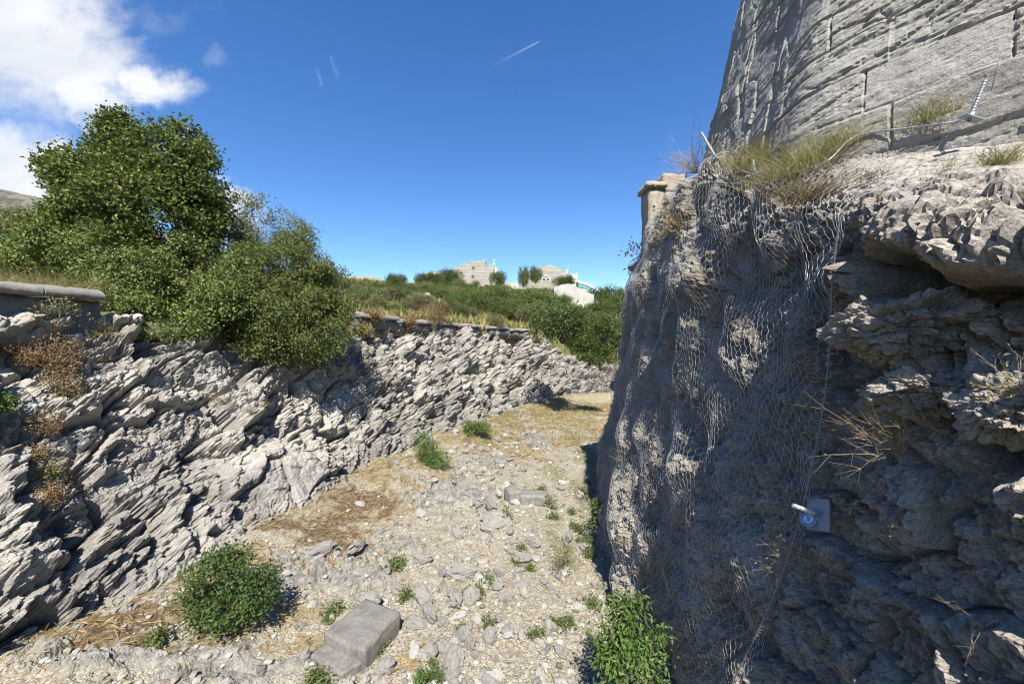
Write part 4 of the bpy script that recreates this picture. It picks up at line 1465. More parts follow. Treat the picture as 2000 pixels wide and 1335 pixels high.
# the green wood on the right of the hill, thick down to the far end of the rock face
GL_, GG_ = 'leafy green bush in the thicket on the hillside under the fortress', 'green bushes of the hillside thicket'
cnt = 0
taken = []
for k in range(4000):
    u, v = random.uniform(880, 1215), random.uniform(560, 716)
    line = np.interp(u, [880, 960, 1010, 1050, 1100, 1150, 1215], [604, 620, 628, 655, 678, 716, 740])
    top = np.interp(u, [880, 930, 1000, 1060, 1110, 1165, 1215], [592, 570, 566, 562, 585, 612, 612])
    if v > line or v < top:
        continue
    if random.random() < np.interp(u, [880, 960, 1020, 1060], [0.72, 0.5, 0.2, 0.0]):
        continue
    c = hill_at(u, v, 24)
    if c[1] > 112:
        continue
    r = (0.7 + 1.3 * random.random() ** 1.3) * (1.0 + c[1] / 110)
    if any((c[0] - q[0]) ** 2 + (c[1] - q[1]) ** 2 < (0.62 * (r + q[2])) ** 2 for q in taken):
        continue
    hgt = r * random.uniform(1.0, 1.4)
    sky_ = np.interp(u, [880, 930, 985, 1010, 1060, 1085, 1110, 1165, 1170, 1215], [566, 558, 558, 568, 562, 576, 592, 607, 588, 582])
    room = (c[2] - CZ) + (sky_ - CY) / F_PX * c[1]          # how far the bush may rise before it hides the fortress
    room = (CY - sky_) / F_PX * c[1] - (c[2] - CZ)
    if hgt * 1.45 > room:
        hgt = room / 1.45
        if hgt < 0.45 * r:
            continue
    taken.append((c[0], c[1], r))
    put_shrub(random.choice([0, 0, 3, 3, 1, 2]), (c[0], c[1], c[2] - 0.15), r, hgt, GL_, GG_)
    cnt += 1
    if cnt > 150:
        break
# dark lower fringe over the end of the rock face
for u, v, r in [(1085, 668, 1.9), (1110, 684, 2.0), (1130, 694, 2.1), (1150, 706, 2.0), (1170, 715, 2.0), (1190, 720, 2.2), (1140, 668, 2.4), (1175, 680, 2.6), (1195, 650, 3.0), (1100, 650, 2.2), (1060, 655, 1.7), (1120, 705, 1.5), (1140, 716, 1.5), (1160, 722, 1.6), (1180, 726, 1.7), (1095, 690, 1.4)]:
    Y = np.interp(u, [1050, 1100, 1150, 1200], [34.5, 36, 37.5, 39]) + (715 - v) * 0.03
    c = P(u, v, Y)
    z_ = min(c[2], hill_z(c[0], c[1]))
    put_shrub(random.choice([1, 0, 3]), (c[0], c[1], z_ - 0.1), r * 0.9, r * (0.8 if v > 665 else 0.55), 'dark leafy bush overhanging the far end of the sunlit rock face', 'bushes over the end of the rock face')
# scattered scrub on the dry slope
SL, SG = 'dusty green shrub scattered on the dry slope below the left ruins', 'shrubs scattered on the dry slope'
cnt = 0
for k in range(3000):
    u, v = random.uniform(640, 985), random.uniform(552, 622)
    if v > np.interp(u, [640, 985], [606, 636]) - 2:
        continue
    c = hill_at(u, v, 19)
    if c[1] > 116:
        continue
    r = (0.5 + 0.65 * random.random()) * (0.8 + c[1] / 100)
    if c[1] > 60 and v < 566:
        r *= 0.5
    if any((c[0] - q[0]) ** 2 + (c[1] - q[1]) ** 2 < (0.85 * (r + q[2])) ** 2 for q in taken):
        continue
    taken.append((c[0], c[1], r))
    put_shrub(random.choice([2, 2, 2, 1, 0]), (c[0], c[1], c[2] - 0.1), r, r * random.uniform(0.7, 1.15), SL, SG)
    cnt += 1
    if cnt > 95:
        break
# trees by the walls of the fortress
for u, v, ru, rv, kd, lab in [
        (768, 556, 12, 14, 1, 'dark round tree standing alone beside the ruined wall stub'),
        (782, 551, 9, 12, 1, 'second dark tree right beside the ruined wall stub'),
        (770, 575, 13, 13, 1, 'dark bush below the lone trees by the ruined wall'),
        (823, 549, 11, 11, 1, 'leftmost dark round tree of the row before the main keep'),
        (850, 548, 15, 12, 1, 'middle tree of the row before the main keep'),
        (876, 543, 18, 13, 1, 'largest dark tree of the row, at the left corner of the main keep'),
        (974, 546, 12, 13, 1, 'dark tree at the right corner of the main keep'),
        (1022, 542, 11, 14, 0, 'round green tree left of the arched fort gable'),
        (1046, 538, 11, 12, 0, 'small green tree on the shoulder of the arched fort gable'),
        (1104, 550, 17, 9, 1, 'broad dark tree before the white tower of the fort'),
        (1185, 585, 24, 20, 1, 'dark trees right of the lower bastion, at the edge of the shaded rock'),
        (1205, 600, 24, 22, 0, 'green tree right of the lower bastion, half behind the shaded rock'),
        (930, 556, 9, 6, 2, 'pale dry shrub under the lower window of the keep'),
        (738, 585, 16, 14, 1, 'dark round bush on the slope below the low white wall'),
        (1145, 622, 20, 9, 0, 'green bush in front of the lower bastion wall'),
        (1090, 590, 20, 10, 3, 'green bush left of the lower bastion wall'),
        (1108, 618, 24, 10, 3, 'broad green bush below the lower bastion wall')]:
    Y = 108 if kd != 3 else 100
    c = hill_at(u, v + rv, 24)
    Y = c[1]
    if Y > 112:
        Y = 112 if u < 1160 else 105
        c = P(u, v + rv, Y)
    k_ = Y / F_PX
    put_shrub(kd, (c[0], c[1], c[2]), ru * k_ * 1.12, rv * 2 * k_ * 0.85, lab, None, 'tree', 'tree')
for pr_ in protos:
    if not pr_[1]:
        bpy.data.objects.remove(pr_[0])

# pale boulders on the slope
ico = bmesh.new()
bmesh.ops.create_icosphere(ico, subdivisions=4, radius=1.0)
IV = np.array([v.co[:] for v in ico.verts], np.float32)
IF = np.array([[v.index for v in f.verts] for f in ico.faces])
ico.free()


def stone_shape(seed, flat=0.6, sub=1.0):
    d = blocks(IV * 1.0 + seed * 7.3, np.eye(3, dtype=np.float32), (0.9, 0.8, 0.75), seed, tilt=0.7, crack=0.05) * 0.34
    d += 0.10 * blocks(IV + seed * 3.1, np.eye(3, dtype=np.float32), (0.35, 0.3, 0.3), seed + 3, tilt=0.9, crack=0.1)
    d += 0.04 * fbm(IV * 5 + seed, 3, seed)
    V = IV * (1 + d)[:, None]
    V = V * np.array([1.0, 0.72 + 0.2 * math.sin(seed), flat])
    return V


def wedged(u, v, ru, rv, rd, seed, label):
    # a big boulder held in the shaded face, with its own fractured surface
    b6 = bmesh.new()
    bmesh.ops.create_icosphere(b6, subdivisions=6, radius=1.0)
    V = np.array([q.co[:] for q in b6.verts], np.float32)
    F = np.array([[q.index for q in f.verts] for f in b6.faces])
    b6.free()
    sc = np.array((rd, ru, rv))
    ey = np.eye(3, dtype=np.float32)
    d = 0.40 * blocks(V + seed, ey, (0.9, 0.8, 0.7), seed, tilt=0.9, crack=0.12, crack_w=0.1)
    W_ = (V * (1 + d)[:, None] * sc).astype(np.float32)
    W_ += V * (0.05 * blocks(W_ + seed, frS, (0.12, 0.07, 0.1), seed + 1, tilt=0.9, crack=0.5, crack_w=0.15) + 0.018 * blocks(W_ + seed, frS, (0.04, 0.025, 0.035), seed + 2, tilt=1.0, crack=0.5, crack_w=0.25) + 0.012 * fbm(W_ * 9, 4, seed))[:, None]
    c = hit(u, v) + np.array((rd * 0.35, 0, 0))
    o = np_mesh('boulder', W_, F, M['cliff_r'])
    o.location = c
    o.rotation_euler = (math.radians(-14), math.radians(10), math.radians(20))
    tag(o, label, 'boulder')
    SURF.append((W_ + c).astype(np.float32))


wedged(1725, 640, 0.30, 0.17, 0.26, 3001, 'big pale boulder jutting from the shaded face right of the net edge')
wedged(1775, 765, 0.26, 0.12, 0.20, 3017, 'sloping pale boulder under the bigger one in the shaded face')
wedged(1950, 800, 0.22, 0.16, 0.16, 3031, 'boulder in the shaded face at the right edge under the sprigged shrub')
wedged(1590, 880, 0.10, 0.15, 0.09, 3047, 'small pale rock knob under the net edge above the anchor plate')
wedged(1665, 985, 0.07, 0.06, 0.07, 3055, 'little pale rock knob right of the anchor plate')
# twigs and sprigs on the shaded face
b = hit(1768, 880)
twiggy('dry_shrub', 'bare tan twiggy shrub sticking out of the shaded rock right of the net', 'shrub', b + np.array((-0.07, -0.05, 0)), 36, 0.42, 423, M['twig_dry'], lean=(-0.75, -0.1, 0.42), spread=0.55, r=0.0016, sub=5, leaf=M['lf_scrub'], leaf_n=20, leaf_len=0.014)
b = hit(1555, 1098)
twiggy('dry_shrub', 'small yellow twiggy shrub growing through the net under the anchor plate', 'shrub', b, 26, 0.30, 424, M['twig_dry'], lean=(-0.8, -0.2, 0.3), spread=0.7, r=0.0016, sub=5, leaf=M['broom'], leaf_n=60, leaf_len=0.02)
b = hit(1985, 760)
twiggy('shrub', 'yellow green sprigged shrub at the right edge of the picture', 'shrub', b, 24, 0.17, 425, M['twig_dry'], lean=(-0.6, -0.2, 0.3), spread=0.9, r=0.0013, sub=5, leaf=M['broom'], leaf_n=150, leaf_len=0.018)
for u, v, sd, lab, le in [(1885, 985, 426, 'bare curved twigs low at the right edge, below the sprigged shrub', (-0.8, -0.1, -0.1)),
                          (1905, 560, 427, 'small green sprig in the dark hollow under the ledge', (-0.5, -0.4, 0.3)),
                          (1742, 1030, 428, 'little pale forked twig right of the anchor plate', (-0.7, -0.3, 0.2)),
                          (1920, 1215, 429, 'thin budding twig low at the bottom right', (-0.8, -0.2, 0.1)),
                          (1905, 1260, 430, 'lowest thin twig at the bottom right corner', (-0.7, -0.2, -0.2)),
                          (1240, 880, 431, 'wisp of dry stalks on the far part of the net', (-0.6, -0.4, 0.3))]:
    b = hit(u, v)
    twiggy('twig', lab, 'twig', b, 5, 0.17 if sd != 431 else 0.5, sd, M['twig_dry'], lean=le, spread=0.6, r=0.0012 if sd != 431 else 0.003, sub=2, leaf=M['broom'], leaf_n=10, leaf_len=0.012)

stone_me = []
for i in range(7):
    o = np_mesh('stone', stone_shape(1000 + i * 11, 0.5 + 0.06 * i), IF, M['stone'])
    stone_me.append(o)
used_ = [False] * 7
pale_me = {}


def put_stone(k, loc, sc, label, cat='stone', group=None, name=None, mat=None, rot=None):
    if not used_[k] and mat is None:
        o = stone_me[k]
        used_[k] = True
    else:
        o = stone_me[k].copy()
        COL.objects.link(o)
        if mat is not None:
            if (k, mat.name) not in pale_me:
                pale_me[(k, mat.name)] = o.data.copy()
                pale_me[(k, mat.name)].materials[0] = mat
            o.data = pale_me[(k, mat.name)]
    o.location = loc
    o.scale = sc if hasattr(sc, '__len__') else (sc, sc, sc)
    o.rotation_euler = rot or (random.uniform(-0.3, 0.3), random.uniform(-0.3, 0.3), random.random() * 6.28)
    if name:
        o.name = name
    return tag(o, label, cat, group)


random.seed(11)
for i, (u, v, s) in enumerate([(765, 587, 1.1), (710, 588, 0.8), (722, 596, 0.6), (833, 584, 1.2), (862, 595, 1.0), (850, 600, 0.8), (868, 592, 0.8), (935, 596, 0.5), (945, 598, 0.5), (880, 600, 0.6), (815, 580, 0.9), (838, 596, 0.7), (742, 592, 0.7), (790, 600, 0.5), (824, 600, 0.5), (803, 575, 0.9), (930, 590, 0.5)]):
    c = hill_at(u, v, 19)
    put_stone(i % 7, (c[0], c[1], c[2] + 0.05 * s), s * 0.55, 'pale boulder lying in the dry grass of the hillside', 'boulder', 'pale boulders on the hillside', 'boulder', mat=M['white_rock'])

# tall dry grass on the hill, far too much to count
R = np.random.default_rng(77)
nb = 24000
uu = R.random(nb * 3)
ii = R.integers(60, 460, nb * 3)
dd = 0.2 + 70 * R.random(nb * 3) ** 2.4
fr_ = np.clip(dd / 120, 0, 1)
row = np.clip((np.sqrt(fr_) * NH).astype(int), 1, NH - 1)
pos = HG[ii, row] + R.normal(size=(nb * 3, 3)) * np.array([0.25, 0.25, 0]) * (0.5 + dd[:, None] * 0.05)
ok = (pos[:, 1] > 12) & (pos[:, 1] < 90) & (vnoise(pos * np.array([0.6, 0.6, 0]), 41) > -0.25)
pos = pos[ok][:nb]
n_ = len(pos)
hh = (0.25 + 0.5 * R.random(n_)) * (1 + pos[:, 1] * 0.006)
dirv = unit(R.normal(size=(n_, 3)) * np.array([0.4, 0.4, 0.1]) + np.array([0, 0, 1]))
sd = unit(np.cross(dirv, R.normal(size=(n_, 3)))) * (0.001 + pos[:, 1:2] * 0.00055)
tipv = pos + dirv * hh[:, None] + R.normal(size=(n_, 3)) * 0.1
v = np.stack([pos - sd, pos + sd, pos + dirv * hh[:, None] * 0.6 + sd * 0.6, tipv], 1).reshape(-1, 3)
gr_ = np_mesh('dry_grass', v, np.arange(n_ * 4).reshape(-1, 4), M['straw_green'])
tag(gr_, 'tall dry yellow grass covering the hillside and the rim', 'grass', kind='stuff')


# ------------------------------------------------------------------ stones on the moat floor
def hewn(pts, z0, z1, seed, mat, name, label, extra=None, rough=0.02, cut=0.045):
    """a hewn block on a four-cornered plan with worn edges; extra is a second, lower plan joined in"""
    bm = bmesh.new()
    for pl_, a, b in [(pts, z0, z1)] + ([extra] if extra else []):
        lo_ = [bm.verts.new((p[0], p[1], a)) for p in pl_]
        hi_ = [bm.verts.new((p[0], p[1], b)) for p in pl_]
        n = len(pl_)
        for i in range(n):
            bm.faces.new((lo_[i], lo_[(i + 1) % n], hi_[(i + 1) % n], hi_[i]))
        bm.faces.new(hi_)
        bm.faces.new(lo_[::-1])
    bmesh.ops.recalc_face_normals(bm, faces=bm.faces)
    bmesh.ops.bevel(bm, geom=list(bm.edges), offset=0.018, segments=2, affect='EDGES')
    for _ in range(5):
        long_ = [e for e in bm.edges if e.calc_length() > cut]
        if not long_:
            break
        bmesh.ops.subdivide_edges(bm, edges=long_, cuts=1, use_grid_fill=True)
    bmesh.ops.triangulate(bm, faces=bm.faces)
    bm.normal_update()
    V = np.array([v.co[:] for v in bm.verts], np.float32)
    N = np.array([v.normal[:] for v in bm.verts], np.float32)
    F = np.array([[v.index for v in f.verts] for f in bm.faces])
    bm.free()
    sidew = 1 - np.abs(N[:, 2])
    V = V + N * (rough * (0.4 * fbm(V * 9, 4, seed) + (0.5 + 1.6 * sidew) * 0.7 * fbm(V * 3.2, 3, seed + 3)))[:, None]
    c = V.mean(0)
    c[2] = V[:, 2].min()
    o = np_mesh(name, V - c, F, mat, smooth=True)
    o.location = c
    return tag(o, label, 'stone block')


fz = floor_z(-2.5, 6.3)
A_, B_, C_, D_ = np.array((-2.64, 6.95)), np.array((-1.92, 6.60)), np.array((-2.22, 5.78)), np.array((-3.02, 6.13))
dn = unit((C_ + D_) / 2 - (A_ + B_) / 2)
hewn([A_, D_, C_, B_], fz - 0.06, fz + 0.35, 41, M['hewn'], 'stone_block', 'big squared grey stone block with a stepped front edge lying on the moat floor',
     extra=([D_ + dn * -0.12 + np.array((0.03, 0)), D_ + dn * 0.22 + np.array((-0.02, 0)), C_ + dn * 0.24 + np.array((-0.16, 0.0)), C_ + dn * -0.1 + np.array((-0.015, 0.02))], fz - 0.08, fz + 0.17))


def fblock(u, v, w, d, h, rot, seed, label, name='stone_block', sink=0.05):
    b = hit(u, v)
    a = math.radians(rot)
    e1, e2 = np.array((math.cos(a), math.sin(a))), np.array((-math.sin(a), math.cos(a)))
    q = [b[:2] + e1 * s1 * w / 2 + e2 * s2 * d / 2 for s1, s2 in ((-1, -1), (1, -1), (0.95, 1), (-0.9, 1))]
    hewn(q, b[2] - sink, b[2] + h, seed, M['hewn'], name, label, rough=0.035, cut=0.07)


fblock(1003, 972, 0.42, 0.5, 0.36, 25, 42, 'short upright grey block half way along the path, left of the long one')
fblock(1046, 975, 0.85, 0.5, 0.28, -8, 43, 'long grey block lying half way along the path, right of the upright one')
random.seed(21)
for i, (u, v, sx, sy, sz, lab) in enumerate([
        (968, 1020, 0.38, 0.42, 0.22, 'flat pale boulder in front of the upright block'),
        (965, 993, 0.45, 0.25, 0.2, 'low grey slab between the blocks and the pale boulder'),
        (905, 1122, 0.34, 0.22, 0.20, 'grey slab stone raised over a dark gap in the middle of the path'),
        (828, 1168, 0.24, 0.17, 0.17, 'rounded grey boulder upper left in the cluster behind the hewn block'),
        (888, 1172, 0.19, 0.15, 0.16, 'rough grey boulder at the centre of the cluster behind the hewn block'),
        (920, 1170, 0.17, 0.17, 0.17, 'pitted grey boulder at the right of the cluster behind the hewn block'),
        (842, 1200, 0.22, 0.15, 0.13, 'pale flat stone lowest in the cluster behind the hewn block'),
        (975, 1142, 0.14, 0.14, 0.15, 'grey standing stone right of the raised slab'),
        (826, 1093, 0.24, 0.15, 0.14, 'grey stone with white top left of the path'),
        (868, 1118, 0.15, 0.15, 0.12, 'grey stone just left of the raised slab'),
        (720, 1178, 0.26, 0.16, 0.16, 'white-crusted stone touching the back corner of the hewn block'),
        (815, 1215, 0.18, 0.14, 0.07, 'pinkish flat stone right of the hewn block'),
        (905, 1240, 0.18, 0.15, 0.12, 'grey stone in the lower cluster near the small green bush'),
        (873, 1265, 0.10, 0.20, 0.10, 'long pale stone lying in the lower cluster'),
        (885, 1295, 0.22, 0.16, 0.14, 'broad grey stone behind the small green bush'),
        (845, 1278, 0.13, 0.16, 0.15, 'upright grey stone left of the lower cluster'),
        (918, 1255, 0.12, 0.12, 0.1, 'round pale stone at the right of the lower cluster'),
        (1098, 1272, 0.11, 0.11, 0.08, 'white stone lying alone near the bottom shrub'),
        (660, 1318, 0.16, 0.12, 0.08, 'flat pale stone under the front of the hewn block'),
        (1045, 1060, 0.2, 0.16, 0.14, 'white stone right of the pale boulder'),
        (1110, 1052, 0.24, 0.2, 0.16, 'grey stone beside the path near the right rock face'),
        (1020, 1090, 0.2, 0.16, 0.14, 'brownish stone in the middle of the rubble'),
        (700, 1075, 0.3, 0.2, 0.14, 'low pale stone in the brown straw left of the path'),
        (628, 1080, 0.35, 0.22, 0.2, 'grey rock bump in the brown straw near the rock face'),
        (895, 1040, 0.2, 0.16, 0.14, 'white stone left of the pale boulder')]):
    b = hit(u, v)
    put_stone(i % 7, (b[0], b[1], b[2] + sz * 0.45), (sx * 1.05, sy * 1.05, sz * 1.3), lab, 'stone', name='stone')
# loose stones over the path
M['pale_stone'] = rock_mat('pale loose stone', light=(0.60, 0.56, 0.48), mid=(0.42, 0.39, 0.33), dark=(0.22, 0.21, 0.18), dark_amt=0.35, warm_amt=0.3, sc=3)
random.seed(31)
cnt = 0
Rg = np.random.default_rng(31)
while cnt < 265:
    y_ = 5.4 + 16 * random.random() ** 1.9
    xm = np.interp(y_, [5, 8, 12, 16, 21], [0.2, -0.3, -1.0, -0.8, 0.5])
    x_ = xm + random.gauss(0, 1.5)
    if x_ > 1.9 + 0.06 * (y_ - 6) or x_ < -6.3 + max(0, y_ - 11) * 0.35:
        continue
    s = 0.035 + 0.085 * random.random() ** 2.2 + 0.004 * y_
    if math.hypot(x_ + 2.5, y_ - 6.35) < 0.75:
        continue
    put_stone(cnt % 7, (x_, y_, floor_z(x_, y_) + s * 0.4), (s, s * random.uniform(0.7, 1.1), s * random.uniform(0.7, 1.2)),
              'loose pale stone lying in the rubble of the moat floor', 'stone', 'loose stones on the moat floor', name='stone',
              mat=[None, None, M['pale_stone'], M['white_rock'], None][cnt % 5])
    cnt += 1

# gravel
ib = bmesh.new()
bmesh.ops.create_icosphere(ib, subdivisions=1, radius=1.0)
PV = np.array([v.co[:] for v in ib.verts], np.float32)
PF = np.array([[v.index for v in f.verts] for f in ib.faces])
ib.free()
ng = 9000
yy = 5.2 + 20 * Rg.random(ng) ** 2.0
xx = -6.5 + (9.0) * Rg.random(ng)
xx += np.clip(yy - 12, 0, 20) * 0.22
I_ = np.clip(np.searchsorted(xs, xx), 0, len(xs) - 1)
J_ = np.clip(np.searchsorted(ys, yy), 0, len(ys) - 1)
den_ = np.clip(1.15 - 0.9 * STRAW[I_, J_] - 0.6 * ROCKY[I_, J_], 0.05, 1) * (0.35 + 0.65 * sst(vnoise(np.stack([xx, yy, 0 * xx], 1) * 1.1, 3), -0.4, 0.4))
ok = Rg.random(ng) < den_
xx, yy, I_, J_ = xx[ok], yy[ok], I_[ok], J_[ok]
ng = len(xx)
sz_ = (0.009 + 0.045 * Rg.random(ng) ** 3.5) * (1 + yy * 0.03)
th_ = Rg.random(ng) * 6.28
q = PV[None] * (1 + 0.45 * (Rg.random((ng, len(PV), 1)) - 0.5)) * np.stack([sz_ * (0.8 + 0.6 * Rg.random(ng)), sz_, sz_ * (0.45 + 0.4 * Rg.random(ng))], 1)[:, None]
q = np.stack([q[..., 0] * np.cos(th_)[:, None] - q[..., 1] * np.sin(th_)[:, None], q[..., 0] * np.sin(th_)[:, None] + q[..., 1] * np.cos(th_)[:, None], q[..., 2]], -1)
q += np.stack([xx, yy, FZ[I_, J_] + sz_ * 0.3], 1)[:, None]
m, t, bs, out = new_mat('gravel')
g = t.new('ShaderNodeNewGeometry').outputs['Random Per Island']
cc = t.ramp(g, [(0.0, (0.10, 0.092, 0.078)), (0.55, (0.235, 0.218, 0.185)), (1.0, (0.42, 0.395, 0.34))])
t.put(bs.inputs['Base Color'], cc)
bs.inputs['Roughness'].default_value = 0.9
gv = np_mesh('gravel', q.reshape(-1, 3), (PF[None] + (np.arange(ng) * len(PV))[:, None, None]).reshape(-1, 3), m)
tag(gv, 'pale gravel and small rubble strewn over the moat floor', 'gravel', kind='stuff')

# straw lying and standing on the floor
ns = 60000
yy = 5.0 + 26 * Rg.random(ns) ** 1.7
xx = -7.5 + 12 * Rg.random(ns) + np.clip(yy - 12, 0, 20) * 0.25
I_ = np.clip(np.searchsorted(xs, xx), 0, len(xs) - 1)
J_ = np.clip(np.searchsorted(ys, yy), 0, len(ys) - 1)
ok = (STRAW[I_, J_] > 0.35) & (xx < 10)
ok |= (Rg.random(ns) < 0.03)
xx, yy, I_, J_ = xx[ok], yy[ok], I_[ok], J_[ok]
n_ = len(xx)
pos = np.stack([xx, yy, FZ[I_, J_]], 1)
dirv = unit(Rg.normal(size=(n_, 3)) * np.array([1, 1, 0.25]) + np.array([0, 0, 0.28]))
hh = (0.05 + 0.16 * Rg.random(n_) ** 1.5) * (1 + yy * 0.03)
sd = unit(np.cross(dirv, Rg.normal(size=(n_, 3)))) * (0.0018 + 0.0004 * yy[:, None])
v = np.stack([pos - sd, pos + sd, pos + dirv * hh[:, None] * 0.6 + sd * 0.7 + np.array([0, 0, 0.01]), pos + dirv * hh[:, None] - np.array([0, 0, 0.3]) * hh[:, None] * 0.3], 1).reshape(-1, 3)
st_ = np_mesh('dry_straw', v, np.arange(n_ * 4).reshape(-1, 4), M['straw'])
tag(st_, 'dry golden straw matted over patches of the moat floor', 'straw', kind='stuff')
# short grass
ns = 40000
yy = 5.2 + 26 * Rg.random(ns) ** 1.6
xx = -5 + 9 * Rg.random(ns) + np.clip(yy - 12, 0, 20) * 0.25
I_ = np.clip(np.searchsorted(xs, xx), 0, len(xs) - 1)
J_ = np.clip(np.searchsorted(ys, yy), 0, len(ys) - 1)
ok = (GREEN[I_, J_] > 0.5) & (xx < 10)
xx, yy, I_, J_ = xx[ok], yy[ok], I_[ok], J_[ok]
n_ = len(xx)
pos = np.stack([xx, yy, FZ[I_, J_]], 1)
dirv = unit(Rg.normal(size=(n_, 3)) * np.array([0.7, 0.7, 0.2]) + np.array([0, 0, 0.8]))
hh = (0.03 + 0.08 * Rg.random(n_)) * (1 + yy * 0.03)
sd = unit(np.cross(dirv, Rg.normal(size=(n_, 3)))) * (0.002 + 0.0004 * yy[:, None])
v = np.stack([pos - sd, pos + sd, pos + dirv * hh[:, None] * 0.6 + sd * 0.7, pos + dirv * hh[:, None]], 1).reshape(-1, 3)
st_ = np_mesh('short_grass', v, np.arange(n_ * 4).reshape(-1, 4), M['broom'])
tag(st_, 'sparse yellow green grass on the moat floor', 'grass', kind='stuff')

# ------------------------------------------------------------------ wire netting over the shaded face
RG_y = RBASE[:, NV1 // 2, 1]
DS = 4
cs_ = np.arange(0, RDISP.shape[0], DS)
rs_ = np.arange(0, RDISP.shape[1], DS)
env = RDISP[np.ix_(cs_, rs_)].copy()


def shift_max(a):
    p_ = np.pad(a, 1, mode='edge')
    return np.maximum.reduce([p_[1:-1, 1:-1], p_[:-2, 1:-1], p_[2:, 1:-1], p_[1:-1, :-2], p_[1:-1, 2:]])


def blur(a):
    p_ = np.pad(a, 1, mode='edge')
    return (p_[1:-1, 1:-1] * 2 + p_[:-2, 1:-1] + p_[2:, 1:-1] + p_[1:-1, :-2] + p_[1:-1, 2:]) / 6


for _ in range(2):
    env = shift_max(env)
for _ in range(5):
    env = blur(env)
env = np.maximum(env, blur(RDISP[np.ix_(cs_, rs_)]) + 0.004)
NS = RBASE[np.ix_(cs_, rs_)] + RN[np.ix_(cs_, rs_)] * (env + 0.035)[..., None]
# lengths along and down the face
Lc = np.concatenate([[0], np.cumsum(np.linalg.norm(np.diff(NS[:, len(rs_) // 2], axis=0), axis=1))])
kmid = np.argmin(np.abs(NS[:, len(rs_) // 2, 1] - 5.0))
Ltop = np.linalg.norm(np.diff(RBASE[np.ix_(cs_, rs_)][kmid], axis=0), axis=1)
Lr = np.concatenate([[0], np.cumsum(Ltop)])


def net_pt(s, r):
    """point on the draped net at lengths s along, r up from the foot"""
    fi = np.interp(s, Lc, np.arange(len(Lc)))
    fj = np.interp(r, Lr, np.arange(len(Lr)))
    i = np.clip(fi.astype(int), 0, len(Lc) - 2)
    j = np.clip(fj.astype(int), 0, len(Lr) - 2)
    a, b = (fi - i)[:, None], (fj - j)[:, None]
    return NS[i, j] * (1 - a) * (1 - b) + NS[i + 1, j] * a * (1 - b) + NS[i, j + 1] * (1 - a) * b + NS[i + 1, j + 1] * a * b


Wc, bb, aa = 0.083, 0.021, 0.062
hrow = aa + bb
s0 = np.interp(2.2, NS[:, len(rs_) // 2, 1], Lc)
s1 = np.interp(13.5, NS[:, len(rs_) // 2, 1], Lc)
ncx, ncy = int((s1 - s0) / Wc), int((Lr[-1] - 0.45) / hrow)
CI, CJ = np.meshgrid(np.arange(ncx), np.arange(ncy), indexing='ij')
sx = s0 + CI * Wc + (CJ % 2) * Wc / 2
sy = 0.15 + CJ * hrow
sx, sy = sx.ravel(), sy.ravel()
E0 = np.concatenate([np.stack([sx + Wc / 2, sy + bb], 1), np.stack([sx + Wc / 2, sy - bb], 1), np.stack([sx - Wc / 2, sy - bb], 1)])
E1 = np.concatenate([np.stack([sx + Wc / 2, sy - bb], 1), np.stack([sx, sy - aa], 1), np.stack([sx, sy - aa], 1)])
tw = np.concatenate([np.ones(len(sx)), np.zeros(2 * len(sx))])


def warp(e):
    p_ = np.stack([e[:, 0] * 2.3, e[:, 1] * 1.1, np.zeros(len(e))], 1)
    q_ = np.stack([e[:, 0] * 9, e[:, 1] * 7, np.zeros(len(e))], 1)
    dx = 0.10 * vnoise(p_, 201) + 0.012 * vnoise(q_, 203)
    dy_ = 0.05 * vnoise(p_, 202) + 0.010 * vnoise(q_, 204)
    loose = 0.035 * vnoise(np.stack([e[:, 0] * 1.3, e[:, 1] * 0.6, np.zeros(len(e))], 1), 205)
    p3 = net_pt(e[:, 0] + dx, e[:, 1] + dy_)
    p3[:, 0] -= np.maximum(0, loose) + 0.006
    return p3


def border_y(z):
    return np.interp(z, [-5.2, -3.2, -1.75, -1.2, 0.0, 1.05, 1.35, 2.2], [4.5, 3.62, 3.12, 3.0, 2.86, 2.66, 2.6, 2.75])


A3, B3 = warp(E0), warp(E1)
mid = (A3 + B3) / 2
zr = mid[:, 2] - CZ
ok = (mid[:, 1] > border_y(zr)) & (mid[:, 1] < 13.3) & (np.linalg.norm(A3 - B3, axis=1) < 0.25)
upn = E0[:, 1] > Lr[np.searchsorted(rs_, NV1)] + 0.55 + 0.25 * np.sin(E0[:, 0] * 1.7)
ok &= ~upn
ok &= ~((zr < -4.3 + 0.3 * vnoise(np.stack([E0[:, 0], E0[:, 0] * 0, E0[:, 0] * 0], 1), 6)))
A3, B3, tw = A3[ok], B3[ok], tw[ok]


def wires(a, b, r):
    d = unit(b - a)
    ref = np.where(np.abs(d[:, 2:3]) > 0.8, np.array([[1.0, 0.2, 0]]), np.array([[0, 0.1, 1.0]]))
    x = unit(np.cross(d, ref))
    y_ = np.cross(d, x)
    vs = []
    for k in range(3):
        an = k * 2 * math.pi / 3
        o = (x * math.cos(an) + y_ * math.sin(an)) * r[:, None]
        vs += [a + o, b + o]
    v = np.stack(vs, 1)
    n = len(a)
    base_ = (np.arange(n) * 6)[:, None]
    f = np.concatenate([base_ + np.array([[0, 2, 3, 1]]), base_ + np.array([[2, 4, 5, 3]]), base_ + np.array([[4, 0, 1, 5]])])
    return v.reshape(-1, 3), f


